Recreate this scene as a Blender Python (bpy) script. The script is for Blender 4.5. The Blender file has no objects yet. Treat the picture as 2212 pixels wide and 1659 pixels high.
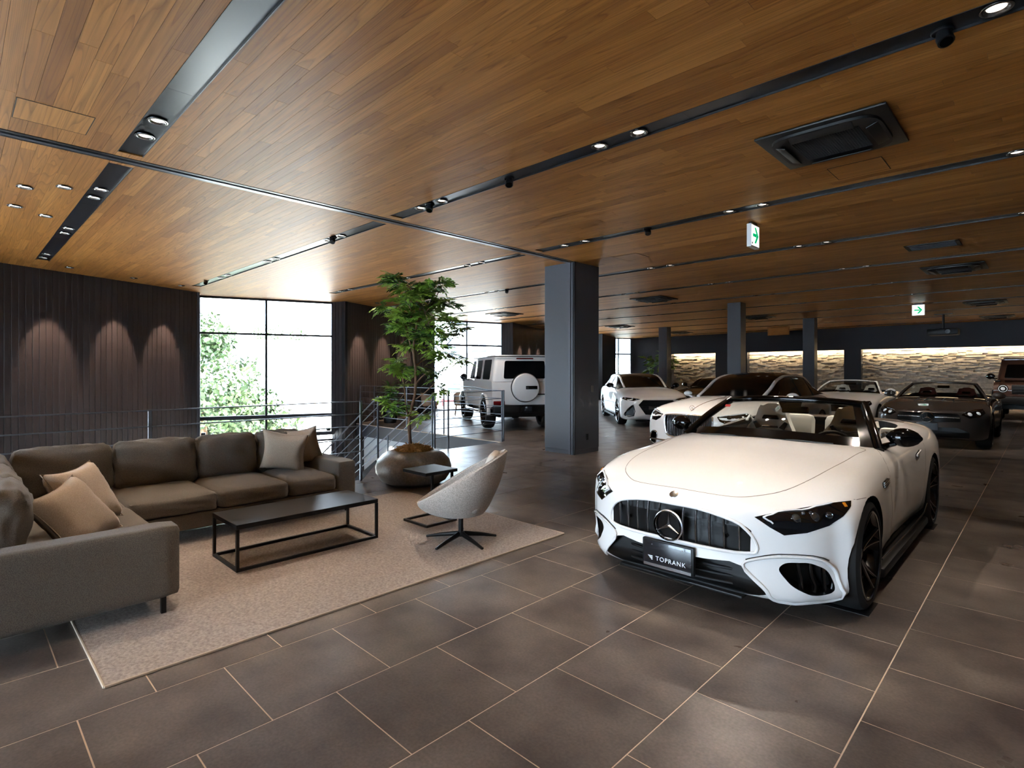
import bpy, bmesh, math, random
import numpy as np
from mathutils import Vector, Matrix
from mathutils.bvhtree import BVHTree
from mathutils.geometry import tessellate_polygon
random.seed(7)
SC = bpy.context.scene
COL = SC.collection
PI = math.pi
# ------------------------------------------------------------------ camera, sky, exposure
EYE = 1.514
cam_d = bpy.data.cameras.new('camera')
cam = bpy.data.objects.new('camera', cam_d)
COL.objects.link(cam)
cam.location = (0, 0, EYE)
cam.rotation_euler = (PI/2, 0, PI/4)
cam_d.sensor_width = 36.0
cam_d.lens = 36.0*1186.0/2212.0
cam_d.shift_x = (1106.0-1078.0)/2212.0
cam_d.shift_y = (802.5-829.5)/2212.0
cam_d.clip_start = 0.05
SC.camera = cam

world = bpy.data.worlds.new('sky')
SC.world = world
world.use_nodes = True
wn = world.node_tree.nodes
bg = wn['Background']
bg.inputs['Color'].default_value = (0.66, 0.82, 1.0, 1)
bg.inputs['Strength'].default_value = 26.0

sun_d = bpy.data.lights.new('sun', 'SUN')
sun_d.energy = 60.0
sun_d.angle = 0.01
sun_d.color = (1.0, 0.95, 0.87)
sun = bpy.data.objects.new('sun', sun_d)
COL.objects.link(sun)
sun.rotation_euler = Vector((-0.48, -0.20, -0.85)).to_track_quat('-Z', 'Y').to_euler()

vs = SC.view_settings
vs.view_transform = 'Standard'
vs.look = 'None'
vs.exposure = 0.22
vs.gamma = 1.0
vs.use_curve_mapping = False
SC.cycles.use_denoising = True
SC.cycles.max_bounces = 6
SC.cycles.diffuse_bounces = 3
SC.cycles.glossy_bounces = 3
SC.cycles.transmission_bounces = 3
SC.cycles.use_adaptive_sampling = True
SC.cycles.adaptive_threshold = 0.12
SC.cycles.adaptive_min_samples = 28
SC.cycles.transparent_max_bounces = 12
SC.cycles.sample_clamp_indirect = 6.0
SC.cycles.caustics_reflective = False
SC.cycles.caustics_refractive = False
SC.cycles.use_light_tree = True

# ------------------------------------------------------------------ helpers
def srgb(r, g, b):
    def f(c):
        c = c/255.0
        return c/12.92 if c <= 0.04045 else ((c+0.055)/1.055)**2.4
    return (f(r), f(g), f(b), 1.0)

MATS = {}
def mat(name, color=(0.5, 0.5, 0.5, 1), rough=0.5, metal=0.0, spec=0.5, coat=0.0, coat_rough=0.03,
        emit=None, emit_s=0.0, sheen=0.0, trans=0.0, ior=1.45):
    m = bpy.data.materials.new(name)
    m.use_nodes = True
    p = m.node_tree.nodes['Principled BSDF']
    p.inputs['Base Color'].default_value = color
    p.inputs['Roughness'].default_value = rough
    p.inputs['Metallic'].default_value = metal
    p.inputs['Specular IOR Level'].default_value = spec
    p.inputs['Coat Weight'].default_value = coat
    p.inputs['Coat Roughness'].default_value = coat_rough
    p.inputs['Sheen Weight'].default_value = sheen
    p.inputs['Transmission Weight'].default_value = trans
    p.inputs['IOR'].default_value = ior
    if emit is not None:
        p.inputs['Emission Color'].default_value = emit
        p.inputs['Emission Strength'].default_value = emit_s
    MATS[name] = m
    return m

def nodes(m):
    nt = m.node_tree
    return nt, nt.nodes, nt.links, nt.nodes['Principled BSDF']

def add_noise_color(m, c1, c2, scale=6.0, detail=5.0, stretch=(1, 1, 1), coord='Object', rnd=0.0, lo=0.3, hi=0.7, bump=0.0, bscale=None):
    """colour varies between two tones; optional per-object tone shift and fine relief"""
    nt, N, L, p = nodes(m)
    if coord == 'World':
        geo = N.new('ShaderNodeNewGeometry'); src = geo.outputs['Position']
    else:
        tc = N.new('ShaderNodeTexCoord'); src = tc.outputs[coord]
    mp = N.new('ShaderNodeMapping'); mp.inputs['Scale'].default_value = stretch
    L.new(src, mp.inputs['Vector'])
    no = N.new('ShaderNodeTexNoise'); no.inputs['Scale'].default_value = scale; no.inputs['Detail'].default_value = detail
    L.new(mp.outputs['Vector'], no.inputs['Vector'])
    mr = N.new('ShaderNodeMapRange'); mr.inputs['From Min'].default_value = lo; mr.inputs['From Max'].default_value = hi
    L.new(no.outputs['Fac'], mr.inputs['Value'])
    mx = N.new('ShaderNodeMix'); mx.data_type = 'RGBA'
    mx.inputs['A'].default_value = c1; mx.inputs['B'].default_value = c2
    L.new(mr.outputs['Result'], mx.inputs['Factor'])
    out = mx.outputs['Result']
    if rnd > 0:
        oi = N.new('ShaderNodeObjectInfo'); g2 = N.new('ShaderNodeNewGeometry')
        ad = N.new('ShaderNodeMath'); ad.operation = 'ADD'
        L.new(oi.outputs['Random'], ad.inputs[0]); L.new(g2.outputs['Random Per Island'], ad.inputs[1])
        fr = N.new('ShaderNodeMath'); fr.operation = 'FRACT'; L.new(ad.outputs[0], fr.inputs[0])
        m2 = N.new('ShaderNodeMapRange'); m2.inputs['To Min'].default_value = 1-rnd; m2.inputs['To Max'].default_value = 1+rnd
        L.new(fr.outputs[0], m2.inputs['Value'])
        hs = N.new('ShaderNodeHueSaturation'); L.new(out, hs.inputs['Color']); L.new(m2.outputs['Result'], hs.inputs['Value'])
        out = hs.outputs['Color']
    L.new(out, p.inputs['Base Color'])
    if bump > 0:
        n2 = N.new('ShaderNodeTexNoise'); n2.inputs['Scale'].default_value = bscale or scale*8; n2.inputs['Detail'].default_value = 3
        L.new(mp.outputs['Vector'], n2.inputs['Vector'])
        b = N.new('ShaderNodeBump'); b.inputs['Strength'].default_value = bump; b.inputs['Distance'].default_value = 0.01
        L.new(n2.outputs['Fac'], b.inputs['Height']); L.new(b.outputs['Normal'], p.inputs['Normal'])
    return m

def smooth(me, angle=35):
    me.polygons.foreach_set('use_smooth', [True]*len(me.polygons))
    me.set_sharp_from_angle(angle=math.radians(angle))

class MB:
    """collects shapes; build() links them as ONE mesh object"""
    def __init__(s): s.v = []; s.f = []; s.fm = []; s.mi = 0
    def add(s, vs, fs):
        o = len(s.v); s.v += [tuple(p) for p in vs]; s.f += [tuple(i+o for i in f) for f in fs]; s.fm += [s.mi]*len(fs)
        return s
    def box(s, c, d, bev=0.0, rz=0.0, R=None, seg=2):
        cx, cy, cz = c; dx, dy, dz = (d[0]/2, d[1]/2, d[2]/2)
        bm = bmesh.new(); bmesh.ops.create_cube(bm, size=1.0)
        bmesh.ops.scale(bm, vec=(d[0], d[1], d[2]), verts=bm.verts)
        if bev > 0:
            bmesh.ops.bevel(bm, geom=list(bm.edges), offset=min(bev, 0.49*min(d)), segments=seg, profile=0.5, affect='EDGES')
        M = Matrix.Translation(c) @ (R.to_4x4() if R is not None else Matrix.Rotation(rz, 4, 'Z'))
        bm.transform(M)
        return s.bm(bm)
    def bm(s, bm):
        bm.verts.index_update()
        s.add([v.co[:] for v in bm.verts], [[v.index for v in f.verts] for f in bm.faces])
        bm.free(); return s
    def bx(s, x0, x1, y0, y1, z0, z1, bev=0.0, seg=2):
        return s.box(((x0+x1)/2, (y0+y1)/2, (z0+z1)/2), (abs(x1-x0), abs(y1-y0), abs(z1-z0)), bev, seg=seg)
    def tube(s, pts, r, n=10, closed=False, cap=True, ref=None):
        pts = [Vector(p) for p in pts]; m = len(pts)
        rs = r if isinstance(r, (list, tuple)) else [r]*m
        rings = []; prev = None
        for i in range(m):
            if closed: t = pts[(i+1) % m]-pts[(i-1) % m]
            else: t = pts[min(i+1, m-1)]-pts[max(i-1, 0)]
            t.normalize()
            if prev is None:
                a = Vector(ref) if ref else (Vector((0, 0, 1)) if abs(t.z) < 0.9 else Vector((1, 0, 0)))
            else: a = prev
            u = (a - t*a.dot(t)).normalized(); w = t.cross(u); prev = u
            rr = rs[i]
            rx, ry = (rr, rr) if not isinstance(rr, tuple) else rr
            rings.append([pts[i]+u*(rx*math.cos(k*2*PI/n))+w*(ry*math.sin(k*2*PI/n)) for k in range(n)])
        vs = [p for ring in rings for p in ring]; fs = []
        for i in range(m if closed else m-1):
            for k in range(n):
                a = i*n+k; b = i*n+(k+1) % n; c = ((i+1) % m)*n+(k+1) % n; d = ((i+1) % m)*n+k
                fs.append((a, b, c, d))
        if cap and not closed:
            fs.append(tuple(range(n-1, -1, -1))); fs.append(tuple((m-1)*n+k for k in range(n)))
        return s.add(vs, fs)
    def cyl(s, a, b, r, n=16): return s.tube([a, b], r, n)
    def bar(s, a, b, w, h=None, ref=(0, 0, 1)):
        """square bar from a to b"""
        h = h or w; a = Vector(a); b = Vector(b); t = (b-a).normalized()
        rv = Vector(ref)
        if abs(t.dot(rv)) > 0.95: rv = Vector((1, 0, 0))
        u = (rv - t*rv.dot(t)).normalized(); v = t.cross(u)
        q = [u*(h/2)+v*(w/2), u*(h/2)-v*(w/2), -u*(h/2)-v*(w/2), -u*(h/2)+v*(w/2)]
        return s.add([a+k for k in q]+[b+k for k in q], [(3, 2, 1, 0), (4, 5, 6, 7), (0, 1, 5, 4), (1, 2, 6, 5), (2, 3, 7, 6), (3, 0, 4, 7)])
    def lathe(s, prof, n=32, M=None, close=False):
        """prof: list of (r, z); axis z"""
        vs = []; fs = []; m = len(prof)
        for (r, z) in prof:
            for k in range(n):
                vs.append(Vector((r*math.cos(k*2*PI/n), r*math.sin(k*2*PI/n), z)))
        for i in range(m-1 if not close else m):
            for k in range(n):
                j = (i+1) % m
                fs.append((i*n+k, i*n+(k+1) % n, j*n+(k+1) % n, j*n+k))
        if M is not None: vs = [M @ p for p in vs]
        return s.add(vs, fs)
    def prism(s, poly, z0, z1, M=None):
        """extrude an outline of (x, y) between two heights"""
        n = len(poly); vs = [Vector((p[0], p[1], z0)) for p in poly]+[Vector((p[0], p[1], z1)) for p in poly]
        fs = [(i, (i+1) % n, n+(i+1) % n, n+i) for i in range(n)]
        tri = tessellate_polygon([[Vector((p[0], p[1], 0)) for p in poly]])
        fs += [(t[2], t[1], t[0]) for t in tri]+[(n+t[0], n+t[1], n+t[2]) for t in tri]
        if M is not None: vs = [M @ p for p in vs]
        return s.add(vs, fs)
    def grid(s, P, closed_u=False):
        """P[i][j] -> quads"""
        a = len(P); b = len(P[0]); vs = [p for r in P for p in r]; fs = []
        for i in range(a if closed_u else a-1):
            for j in range(b-1):
                i2 = (i+1) % a
                fs.append((i*b+j, i*b+j+1, i2*b+j+1, i2*b+j))
        return s.add(vs, fs)
    def mirror_x(s):
        o = len(s.v); n = len(s.f)
        s.v += [(-x, y, z) for x, y, z in s.v]; s.f += [tuple(i+o for i in reversed(f)) for f in s.f[:n]]; s.fm += s.fm[:n]
        return s
    def mesh(s, name, mats, sm=None, recalc=True, merge=0.0):
        me = bpy.data.meshes.new(name); me.from_pydata(s.v, [], s.f)
        if not isinstance(mats, (list, tuple)): mats = [mats]
        for m in mats: me.materials.append(MATS[m] if isinstance(m, str) else m)
        me.polygons.foreach_set('material_index', s.fm)
        if recalc or merge:
            bm = bmesh.new(); bm.from_mesh(me)
            if merge: bmesh.ops.remove_doubles(bm, verts=bm.verts, dist=merge)
            if recalc: bmesh.ops.recalc_face_normals(bm, faces=bm.faces)
            bm.to_mesh(me); bm.free()
        me.update()
        if sm: smooth(me, sm)
        return me
    def build(s, name, mats, parent=None, sm=None, loc=None, recalc=True, merge=0.0):
        return link(name, s.mesh(name, mats, sm, recalc, merge), parent, loc)

def link(name, me, parent=None, loc=None, rot=None):
    o = bpy.data.objects.new(name, me); COL.objects.link(o)
    if parent is not None: o.parent = parent
    if loc is not None: o.location = loc
    if rot is not None: o.rotation_euler = rot
    return o

def tag(o, label=None, cat=None, group=None, kind=None):
    if label: o['label'] = label
    if cat: o['category'] = cat
    if group: o['group'] = group
    if kind: o['kind'] = kind
    return o

def thing(name, label, cat, loc=(0, 0, 0), rz=0.0, group=None):
    o = bpy.data.objects.new(name, None); COL.objects.link(o)
    o.empty_display_size = 0.2
    o.location = loc; o.rotation_euler = (0, 0, rz)
    return tag(o, label, cat, group)

def struct(name, label=None):
    o = bpy.data.objects.new(name, None); COL.objects.link(o); o.empty_display_size = 0.2
    return tag(o, label, None, None, 'structure')

def copy_tree(o, parent=None, loc=None, rz=None):
    c = o.copy(); COL.objects.link(c)
    if parent is not None: c.parent = parent
    if loc is not None: c.location = loc
    if rz is not None: c.rotation_euler = (0, 0, rz)
    for ch in list(o.children): copy_tree(ch, c)
    return c

def spot(name, loc, target, watts, angle=40, blend=0.6, color=(1.0, 0.86, 0.72), size=0.03, parent=None):
    d = bpy.data.lights.new(name, 'SPOT'); d.energy = watts; d.spot_size = math.radians(angle); d.spot_blend = blend
    d.color = color; d.shadow_soft_size = size
    o = bpy.data.objects.new(name, d); COL.objects.link(o)
    o.location = loc
    o.rotation_euler = (Vector(target)-Vector(loc)).to_track_quat('-Z', 'Y').to_euler()
    if parent is not None:
        o.parent = parent; o.location = Vector(loc)-Vector(parent.location)
    return o

# ------------------------------------------------------------------ materials
def make_materials():
    # floor
    m = mat('tile', rough=0.42, spec=0.45)
    add_noise_color(m, srgb(80, 72, 69), srgb(122, 112, 104), scale=2.6, detail=12, coord='World', rnd=0.08, lo=0.32, hi=0.68, bump=0.05, bscale=90)
    nt, N, L, p = nodes(m)
    old = p.inputs['Base Color'].links[0].from_socket
    g4 = N.new('ShaderNodeNewGeometry'); n4 = N.new('ShaderNodeTexNoise'); n4.inputs['Scale'].default_value = 70.0; n4.inputs['Detail'].default_value = 3; L.new(g4.outputs['Position'], n4.inputs['Vector'])
    r4 = N.new('ShaderNodeMapRange'); r4.inputs['From Min'].default_value = 0.3; r4.inputs['From Max'].default_value = 0.75; r4.inputs['To Min'].default_value = 0.84; r4.inputs['To Max'].default_value = 1.22; L.new(n4.outputs['Fac'], r4.inputs['Value'])
    h4 = N.new('ShaderNodeHueSaturation'); L.new(old, h4.inputs['Color']); L.new(r4.outputs['Result'], h4.inputs['Value']); L.new(h4.outputs['Color'], p.inputs['Base Color'])
    n3 = N.new('ShaderNodeTexNoise'); n3.inputs['Scale'].default_value = 3.0; n3.inputs['Detail'].default_value = 6
    g3 = N.new('ShaderNodeNewGeometry'); L.new(g3.outputs['Position'], n3.inputs['Vector'])
    r3 = N.new('ShaderNodeMapRange'); r3.inputs['To Min'].default_value = 0.22; r3.inputs['To Max'].default_value = 0.40
    L.new(n3.outputs['Fac'], r3.inputs['Value']); L.new(r3.outputs['Result'], p.inputs['Roughness'])
    mat('grout', srgb(226, 206, 184), 0.8)
    # wood
    m = mat('wood', rough=0.46, spec=0.22)
    nt, N, L, p = nodes(m)
    geo = N.new('ShaderNodeNewGeometry'); oi = N.new('ShaderNodeObjectInfo')
    ad = N.new('ShaderNodeMath'); ad.operation = 'ADD'; L.new(oi.outputs['Random'], ad.inputs[0]); L.new(geo.outputs['Random Per Island'], ad.inputs[1])
    fr = N.new('ShaderNodeMath'); fr.operation = 'FRACT'; L.new(ad.outputs[0], fr.inputs[0])
    m10 = N.new('ShaderNodeMath'); m10.operation = 'MULTIPLY'; m10.inputs[1].default_value = 37.0; L.new(fr.outputs[0], m10.inputs[0])
    cb = N.new('ShaderNodeCombineXYZ'); L.new(m10.outputs[0], cb.inputs['X']); L.new(m10.outputs[0], cb.inputs['Z'])
    va = N.new('ShaderNodeVectorMath'); va.operation = 'ADD'; L.new(geo.outputs['Position'], va.inputs[0]); L.new(cb.outputs[0], va.inputs[1])
    mp = N.new('ShaderNodeMapping'); mp.inputs['Scale'].default_value = (0.22, 6.0, 6.0); L.new(va.outputs[0], mp.inputs['Vector'])
    # growth-ring figure: contour bands of a smooth stretched field
    fld = N.new('ShaderNodeTexNoise'); fld.inputs['Scale'].default_value = 0.9; fld.inputs['Detail'].default_value = 1.0; L.new(mp.outputs[0], fld.inputs['Vector'])
    mu = N.new('ShaderNodeMath'); mu.operation = 'MULTIPLY'; mu.inputs[1].default_value = 26.0; L.new(fld.outputs['Fac'], mu.inputs[0])
    fr2 = N.new('ShaderNodeMath'); fr2.operation = 'FRACT'; L.new(mu.outputs[0], fr2.inputs[0])
    rp = N.new('ShaderNodeValToRGB'); L.new(fr2.outputs[0], rp.inputs['Fac'])
    e = rp.color_ramp.elements; e[0].position = 0.0; e[0].color = (0.60, 0.56, 0.54, 1); e[1].position = 1.0; e[1].color = (0.74, 0.71, 0.69, 1)
    k = rp.color_ramp.elements.new(0.10); k.color = (1.02, 1.02, 1.02, 1)
    k = rp.color_ramp.elements.new(0.75); k.color = (0.97, 0.97, 0.97, 1)
    fine = N.new('ShaderNodeTexNoise'); fine.inputs['Scale'].default_value = 7.0; fine.inputs['Detail'].default_value = 4; L.new(mp.outputs[0], fine.inputs['Vector'])
    fm = N.new('ShaderNodeMapRange'); fm.inputs['From Min'].default_value = 0.3; fm.inputs['From Max'].default_value = 0.7; fm.inputs['To Min'].default_value = 0.80; fm.inputs['To Max'].default_value = 1.16
    L.new(fine.outputs['Fac'], fm.inputs['Value'])
    tone = N.new('ShaderNodeValToRGB'); L.new(fr.outputs[0], tone.inputs['Fac'])
    t = tone.color_ramp.elements; t[0].color = srgb(154, 100, 44); t[1].color = srgb(186, 128, 64)
    for ps, c in ((0.2, (172, 114, 53)), (0.4, (146, 92, 40)), (0.6, (178, 120, 58)), (0.8, (162, 106, 48))):
        kk = tone.color_ramp.elements.new(ps); kk.color = srgb(*c)
    v1 = N.new('ShaderNodeMix'); v1.data_type = 'RGBA'; v1.blend_type = 'MULTIPLY'; v1.inputs['Factor'].default_value = 1.0
    L.new(tone.outputs['Color'], v1.inputs['A']); L.new(rp.outputs['Color'], v1.inputs['B'])
    v2 = N.new('ShaderNodeMix'); v2.data_type = 'RGBA'; v2.blend_type = 'MULTIPLY'; v2.inputs['Factor'].default_value = 1.0
    L.new(v1.outputs['Result'], v2.inputs['A']); L.new(fm.outputs['Result'], v2.inputs['B'])
    L.new(v2.outputs['Result'], p.inputs['Base Color'])
    mat('black_metal', srgb(22, 23, 26), 0.35, 0.0, 0.5)
    mat('strip_black', srgb(24, 26, 31), 0.28, 0.0, 0.6)
    mat('rail_alu', srgb(120, 124, 130), 0.3, 0.8)
    m = mat('slat', rough=0.30, spec=0.5); add_noise_color(m, srgb(40, 35, 36), srgb(49, 43, 44), scale=3, stretch=(1, 1, 0.05), coord='World', rnd=0.07)
    mat('slat_gap', srgb(12, 12, 14), 0.8)
    mat('column_paint', srgb(74, 76, 82), 0.38, 0.0, 0.6)
    mat('dark_wall', srgb(44, 44, 50), 0.6)
    mat('white_wall', srgb(225, 226, 226), 0.7)
    mat('lower_floor', srgb(190, 190, 190), 0.5)
    m = mat('stone', rough=0.85); add_noise_color(m, srgb(178, 166, 150), srgb(216, 206, 192), scale=9, coord='World', rnd=0.16, bump=0.3, bscale=40)
    mat('led', srgb(255, 214, 150), 0.5, emit=(1.0, 0.78, 0.48, 1), emit_s=85.0)
    mat('frame', srgb(34, 35, 38), 0.4, 0.3)
    mat('steel', srgb(150, 156, 165), 0.28, 1.0)
    mat('rail_steel', srgb(120, 126, 136), 0.35, 0.85)
    mat('dark_rail', srgb(30, 29, 31), 0.45, 0.4)
    mat('ac_black', srgb(18, 18, 19), 0.45)
    mat('ac_dark', srgb(8, 8, 9), 0.6)
    mat('lens', srgb(255, 244, 230), 0.3, emit=(1.0, 0.88, 0.76, 1), emit_s=1.6)
    mat('lens_off', srgb(150, 145, 140), 0.3, emit=(1.0, 0.9, 0.8, 1), emit_s=0.35)
    mat('ring_metal', srgb(150, 148, 146), 0.25, 0.9)
    mat('sign_white', srgb(245, 248, 246), 0.4, emit=(0.95, 1.0, 0.98, 1), emit_s=1.6)
    mat('sign_case', srgb(235, 235, 235), 0.4)
    mat('sign_green', srgb(0, 160, 84), 0.4, emit=(0.0, 0.42, 0.16, 1), emit_s=0.9)
    # glass: clear pane with a fresnel reflection
    for nm, tint, k in (('pane', (0.96, 0.98, 0.98, 1), 1.0), ('car_glass', (0.90, 0.95, 0.93, 1), 1.0), ('tint_glass', (0.16, 0.17, 0.18, 1), 1.0)):
        m = bpy.data.materials.new(nm); m.use_nodes = True; MATS[nm] = m
        nt = m.node_tree; nt.nodes.clear()
        o = nt.nodes.new('ShaderNodeOutputMaterial'); mx = nt.nodes.new('ShaderNodeMixShader')
        tr = nt.nodes.new('ShaderNodeBsdfTransparent'); tr.inputs['Color'].default_value = tint
        gl = nt.nodes.new('ShaderNodeBsdfGlossy'); gl.inputs['Roughness'].default_value = 0.02
        fz = nt.nodes.new('ShaderNodeFresnel'); fz.inputs['IOR'].default_value = 1.45
        nt.links.new(fz.outputs[0], mx.inputs[0]); nt.links.new(tr.outputs[0], mx.inputs[1]); nt.links.new(gl.outputs[0], mx.inputs[2]); nt.links.new(mx.outputs[0], o.inputs[0])
    # upholstery
    m = mat('sofa_fabric', rough=0.95, spec=0.15, sheen=0.25); add_noise_color(m, srgb(90, 83, 75), srgb(120, 112, 102), scale=240, detail=3, lo=0.35, hi=0.65, bump=0.35, bscale=420)
    m = mat('cushion_fabric', rough=0.95, spec=0.1, sheen=0.2); add_noise_color(m, srgb(168, 150, 131), srgb(194, 177, 158), scale=200, detail=3, bump=0.3, bscale=350)
    m = mat('chair_fabric', rough=0.95, spec=0.12, sheen=0.3); add_noise_color(m, srgb(166, 156, 146), srgb(202, 192, 182), scale=110, detail=4, lo=0.35, hi=0.65, bump=0.3, bscale=300)
    mat('chair_pad', srgb(206, 196, 184), 0.9)
    m = mat('rug_pile', rough=1.0, spec=0.05, sheen=0.2); add_noise_color(m, srgb(142, 126, 114), srgb(188, 172, 158), scale=60, detail=8, lo=0.3, hi=0.7, bump=0.6, bscale=260)
    mat('rug_edge', srgb(196, 178, 156), 0.9)
    mat('table_top', srgb(24, 22, 22), 0.42, 0, 0.22)
    mat('table_frame', srgb(22, 21, 21), 0.45, 0.3)
    m = mat('planter_stone', rough=0.42); add_noise_color(m, srgb(112, 106, 100), srgb(138, 131, 124), scale=40, detail=5, bump=0.15, bscale=120)
    m = mat('coir', rough=1.0); add_noise_color(m, srgb(150, 104, 56), srgb(205, 160, 98), scale=60)
    m = mat('bark', rough=0.9); add_noise_color(m, srgb(88, 62, 44), srgb(120, 90, 66), scale=30, stretch=(1, 1, 0.3), bump=0.4)
    for nm, a, b in (('leaf', (74, 118, 40), (160, 190, 70)), ('leaf_dark', (44, 78, 36), (84, 120, 54)), ('leaf_out', (44, 58, 32), (70, 86, 46))):
        m = mat(nm, rough=0.5, spec=0.4); add_noise_color(m, srgb(*a), srgb(*b), scale=2.2, coord='World', rnd=0.25)
        if nm != 'leaf_out':
            nodes(m)[3].inputs['Transmission Weight'].default_value = 0.0
    # outside
    mat('out_white', srgb(238, 238, 236), 0.8)
    mat('out_grey', srgb(74, 79, 86), 0.6)
    mat('out_ground', srgb(204, 202, 194), 0.9)
    mat('out_road', srgb(190, 190, 190), 0.9)
    mat('out_roof', srgb(86, 60, 56), 0.9)
    mat('out_green', srgb(54, 86, 70), 0.8)
    mat('out_red', srgb(100, 26, 26), 0.8)
    # car materials
    mat('car_white', srgb(240, 238, 236), 0.6, 0, 0.15, coat=1.0, coat_rough=0.02)
    mat('car_grey', srgb(60, 54, 51), 0.4, 0.25, 0.5, coat=1.0, coat_rough=0.03)
    mat('car_brown', srgb(74, 50, 40), 0.4, 0.2, 0.5, coat=1.0, coat_rough=0.02)
    mat('car_black', srgb(8, 8, 10), 0.2, 0, 0.5, coat=1.0, coat_rough=0.02)
    mat('gloss_black', srgb(6, 6, 7), 0.10, 0, 0.5)
    mat('satin_black', srgb(14, 14, 15), 0.5, 0, 0.4)
    mat('grille_black', srgb(6, 6, 7), 0.4)
    mat('tyre', srgb(17, 16, 16), 0.75)
    mat('chrome', srgb(232, 232, 234), 0.27, 1.0)
    mat('rim_black', srgb(14, 14, 15), 0.22, 0.3, coat=0.6)
    mat('rim_silver', srgb(180, 180, 182), 0.2, 1.0)
    mat('lamp_glass_dark', srgb(12, 12, 14), 0.06, 0, 0.6, coat=1.0)
    mat('lamp_led', srgb(200, 205, 212), 0.2, emit=(0.9, 0.95, 1.0, 1), emit_s=0.12)
    mat('lamp_lens', srgb(120, 125, 132), 0.05, 0.9)
    mat('lamp_amber', srgb(200, 120, 30), 0.2)
    mat('tail_red', srgb(120, 10, 14), 0.12, coat=1.0)
    mat('leather_white', srgb(226, 226, 220), 0.5)
    mat('leather_red', srgb(90, 20, 20), 0.5)
    mat('leather_beige', srgb(190, 170, 150), 0.5)
    mat('interior_dark', srgb(28, 26, 25), 0.6)
    mat('plate_black', srgb(22, 24, 30), 0.25, 0, 0.6, coat=0.5)
    mat('plate_text', srgb(226, 230, 236), 0.4)
    mat('panel_line', srgb(120, 112, 106), 0.6)
    mat('door_grey', srgb(118, 110, 104), 0.35)
    mat('sticker_red', srgb(190, 30, 30), 0.5)
    mat('beige_seat', srgb(196, 164, 136), 0.8)
    mat('wood_leg', srgb(120, 84, 56), 0.6)
make_materials()
# ------------------------------------------------------------------ the room shell
ZC = 3.506
TX0, TP = -0.577, 0.601          # tile lines
STRIP_Y = [1.17, 4.07, 6.88, 9.57, 12.28, 14.95, 17.55, 20.15, 22.75, 25.35, 27.95]
ROOM = (-19.0, 4.6, -9.0, 29.0)  # x0 x1 y0 y1
VX, VY0, VY1 = -6.8, -3.0, 8.4    # edges of the stair void

def pix(p):
    """where a point falls in the photograph (2212 x 1659) and its depth"""
    x, y, z = p; s = 0.70710678
    d = (-x+y)*s; l = (x+y)*s
    if d < 0.05: return None
    return (1078+1186*l/d, 802.5-1186*(z-EYE)/d, d)

def in_floor(x, y):
    if y > VY1 or y < VY0: return True
    if x > VX: return True
    if y > 5.28 and x > -8.3: return True
    if 4.1 < y <= 5.28 and x > VX-(y-4.1)*1.19: return True
    return False

def clip(poly, a, b, c):
    """keep a*x+b*y+c >= 0"""
    out = []
    for i in range(len(poly)):
        p, q = poly[i], poly[(i+1) % len(poly)]
        dp = a*p[0]+b*p[1]+c; dq = a*q[0]+b*q[1]+c
        if dp >= 0: out.append(p)
        if (dp >= 0) != (dq >= 0):
            t = dp/(dp-dq); out.append((p[0]+t*(q[0]-p[0]), p[1]+t*(q[1]-p[1])))
    return out
FLOOR_REGIONS = [
    [(1, 0, -VX), (0, -1, 5.28)],
    [(0, 1, -5.28), (0, -1, VY1), (1, 0, 8.3)],
    [(0, 1, -VY1)],
    [(0, -1, VY0), (-1, 0, VX)],
    [(-1, 0, VX), (0, -1, 5.28), (1, 1.19, 6.8-4.1*1.19), (0, 1, -4.1)],
]
# sawtooth facade, plan corners: pier corner C, slat wall end E
PC = [(-13.10, -0.45), (-14.12, 7.93), (-15.40, 16.20), (-16.70, 24.45)]
PE = [(-15.13, 4.46), (-16.12, 12.74), (-17.30, 20.70), (-18.02, 27.70)]
WIN = [((-15.75, 4.62), (-14.60, 7.80)), ((-16.75, 12.95), (-15.87, 16.02)), ((-17.95, 20.95), (-17.17, 24.25)), ((-18.35, 27.75), (-17.75, 28.95))]

WIN_S = ((-14.47, -3.65), (-13.38, -0.62))      # bay beside the sofa, left of the frame

def outside_facade(x, y):
    """true where a point lies beyond the glass line"""
    for (a, b) in WIN+[WIN_S]:
        if a[1] <= y <= b[1]:
            t = (y-a[1])/(b[1]-a[1]); return x < a[0]+t*(b[0]-a[0])+0.02
    for k in range(4):
        if PC[k][1] <= y <= PE[k][1]:
            t = (y-PC[k][1])/(PE[k][1]-PC[k][1]); return x < PC[k][0]+t*(PE[k][0]-PC[k][0])-0.4
    return False

def facade_x(y):
    """x of the facade line at a given y, a little beyond the glass"""
    pts = [(-11.9, -9.1), (-11.95, -8.7), (-13.95, -3.85), (-14.5, -3.65), (-13.35, -0.6), (-13.18, -0.45), (-15.2, 4.46), (-15.78, 4.62), (-14.62, 7.80), (-14.2, 7.95), (-16.2, 12.74), (-16.8, 12.95), (-15.9, 16.02), (-15.5, 16.2), (-17.4, 20.7), (-18.0, 20.95), (-17.2, 24.25), (-16.8, 24.45), (-18.1, 27.7), (-18.4, 27.75), (-17.8, 29.0)]
    return float(np.interp(y, [p[1] for p in pts], [p[0] for p in pts]))-0.02

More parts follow.
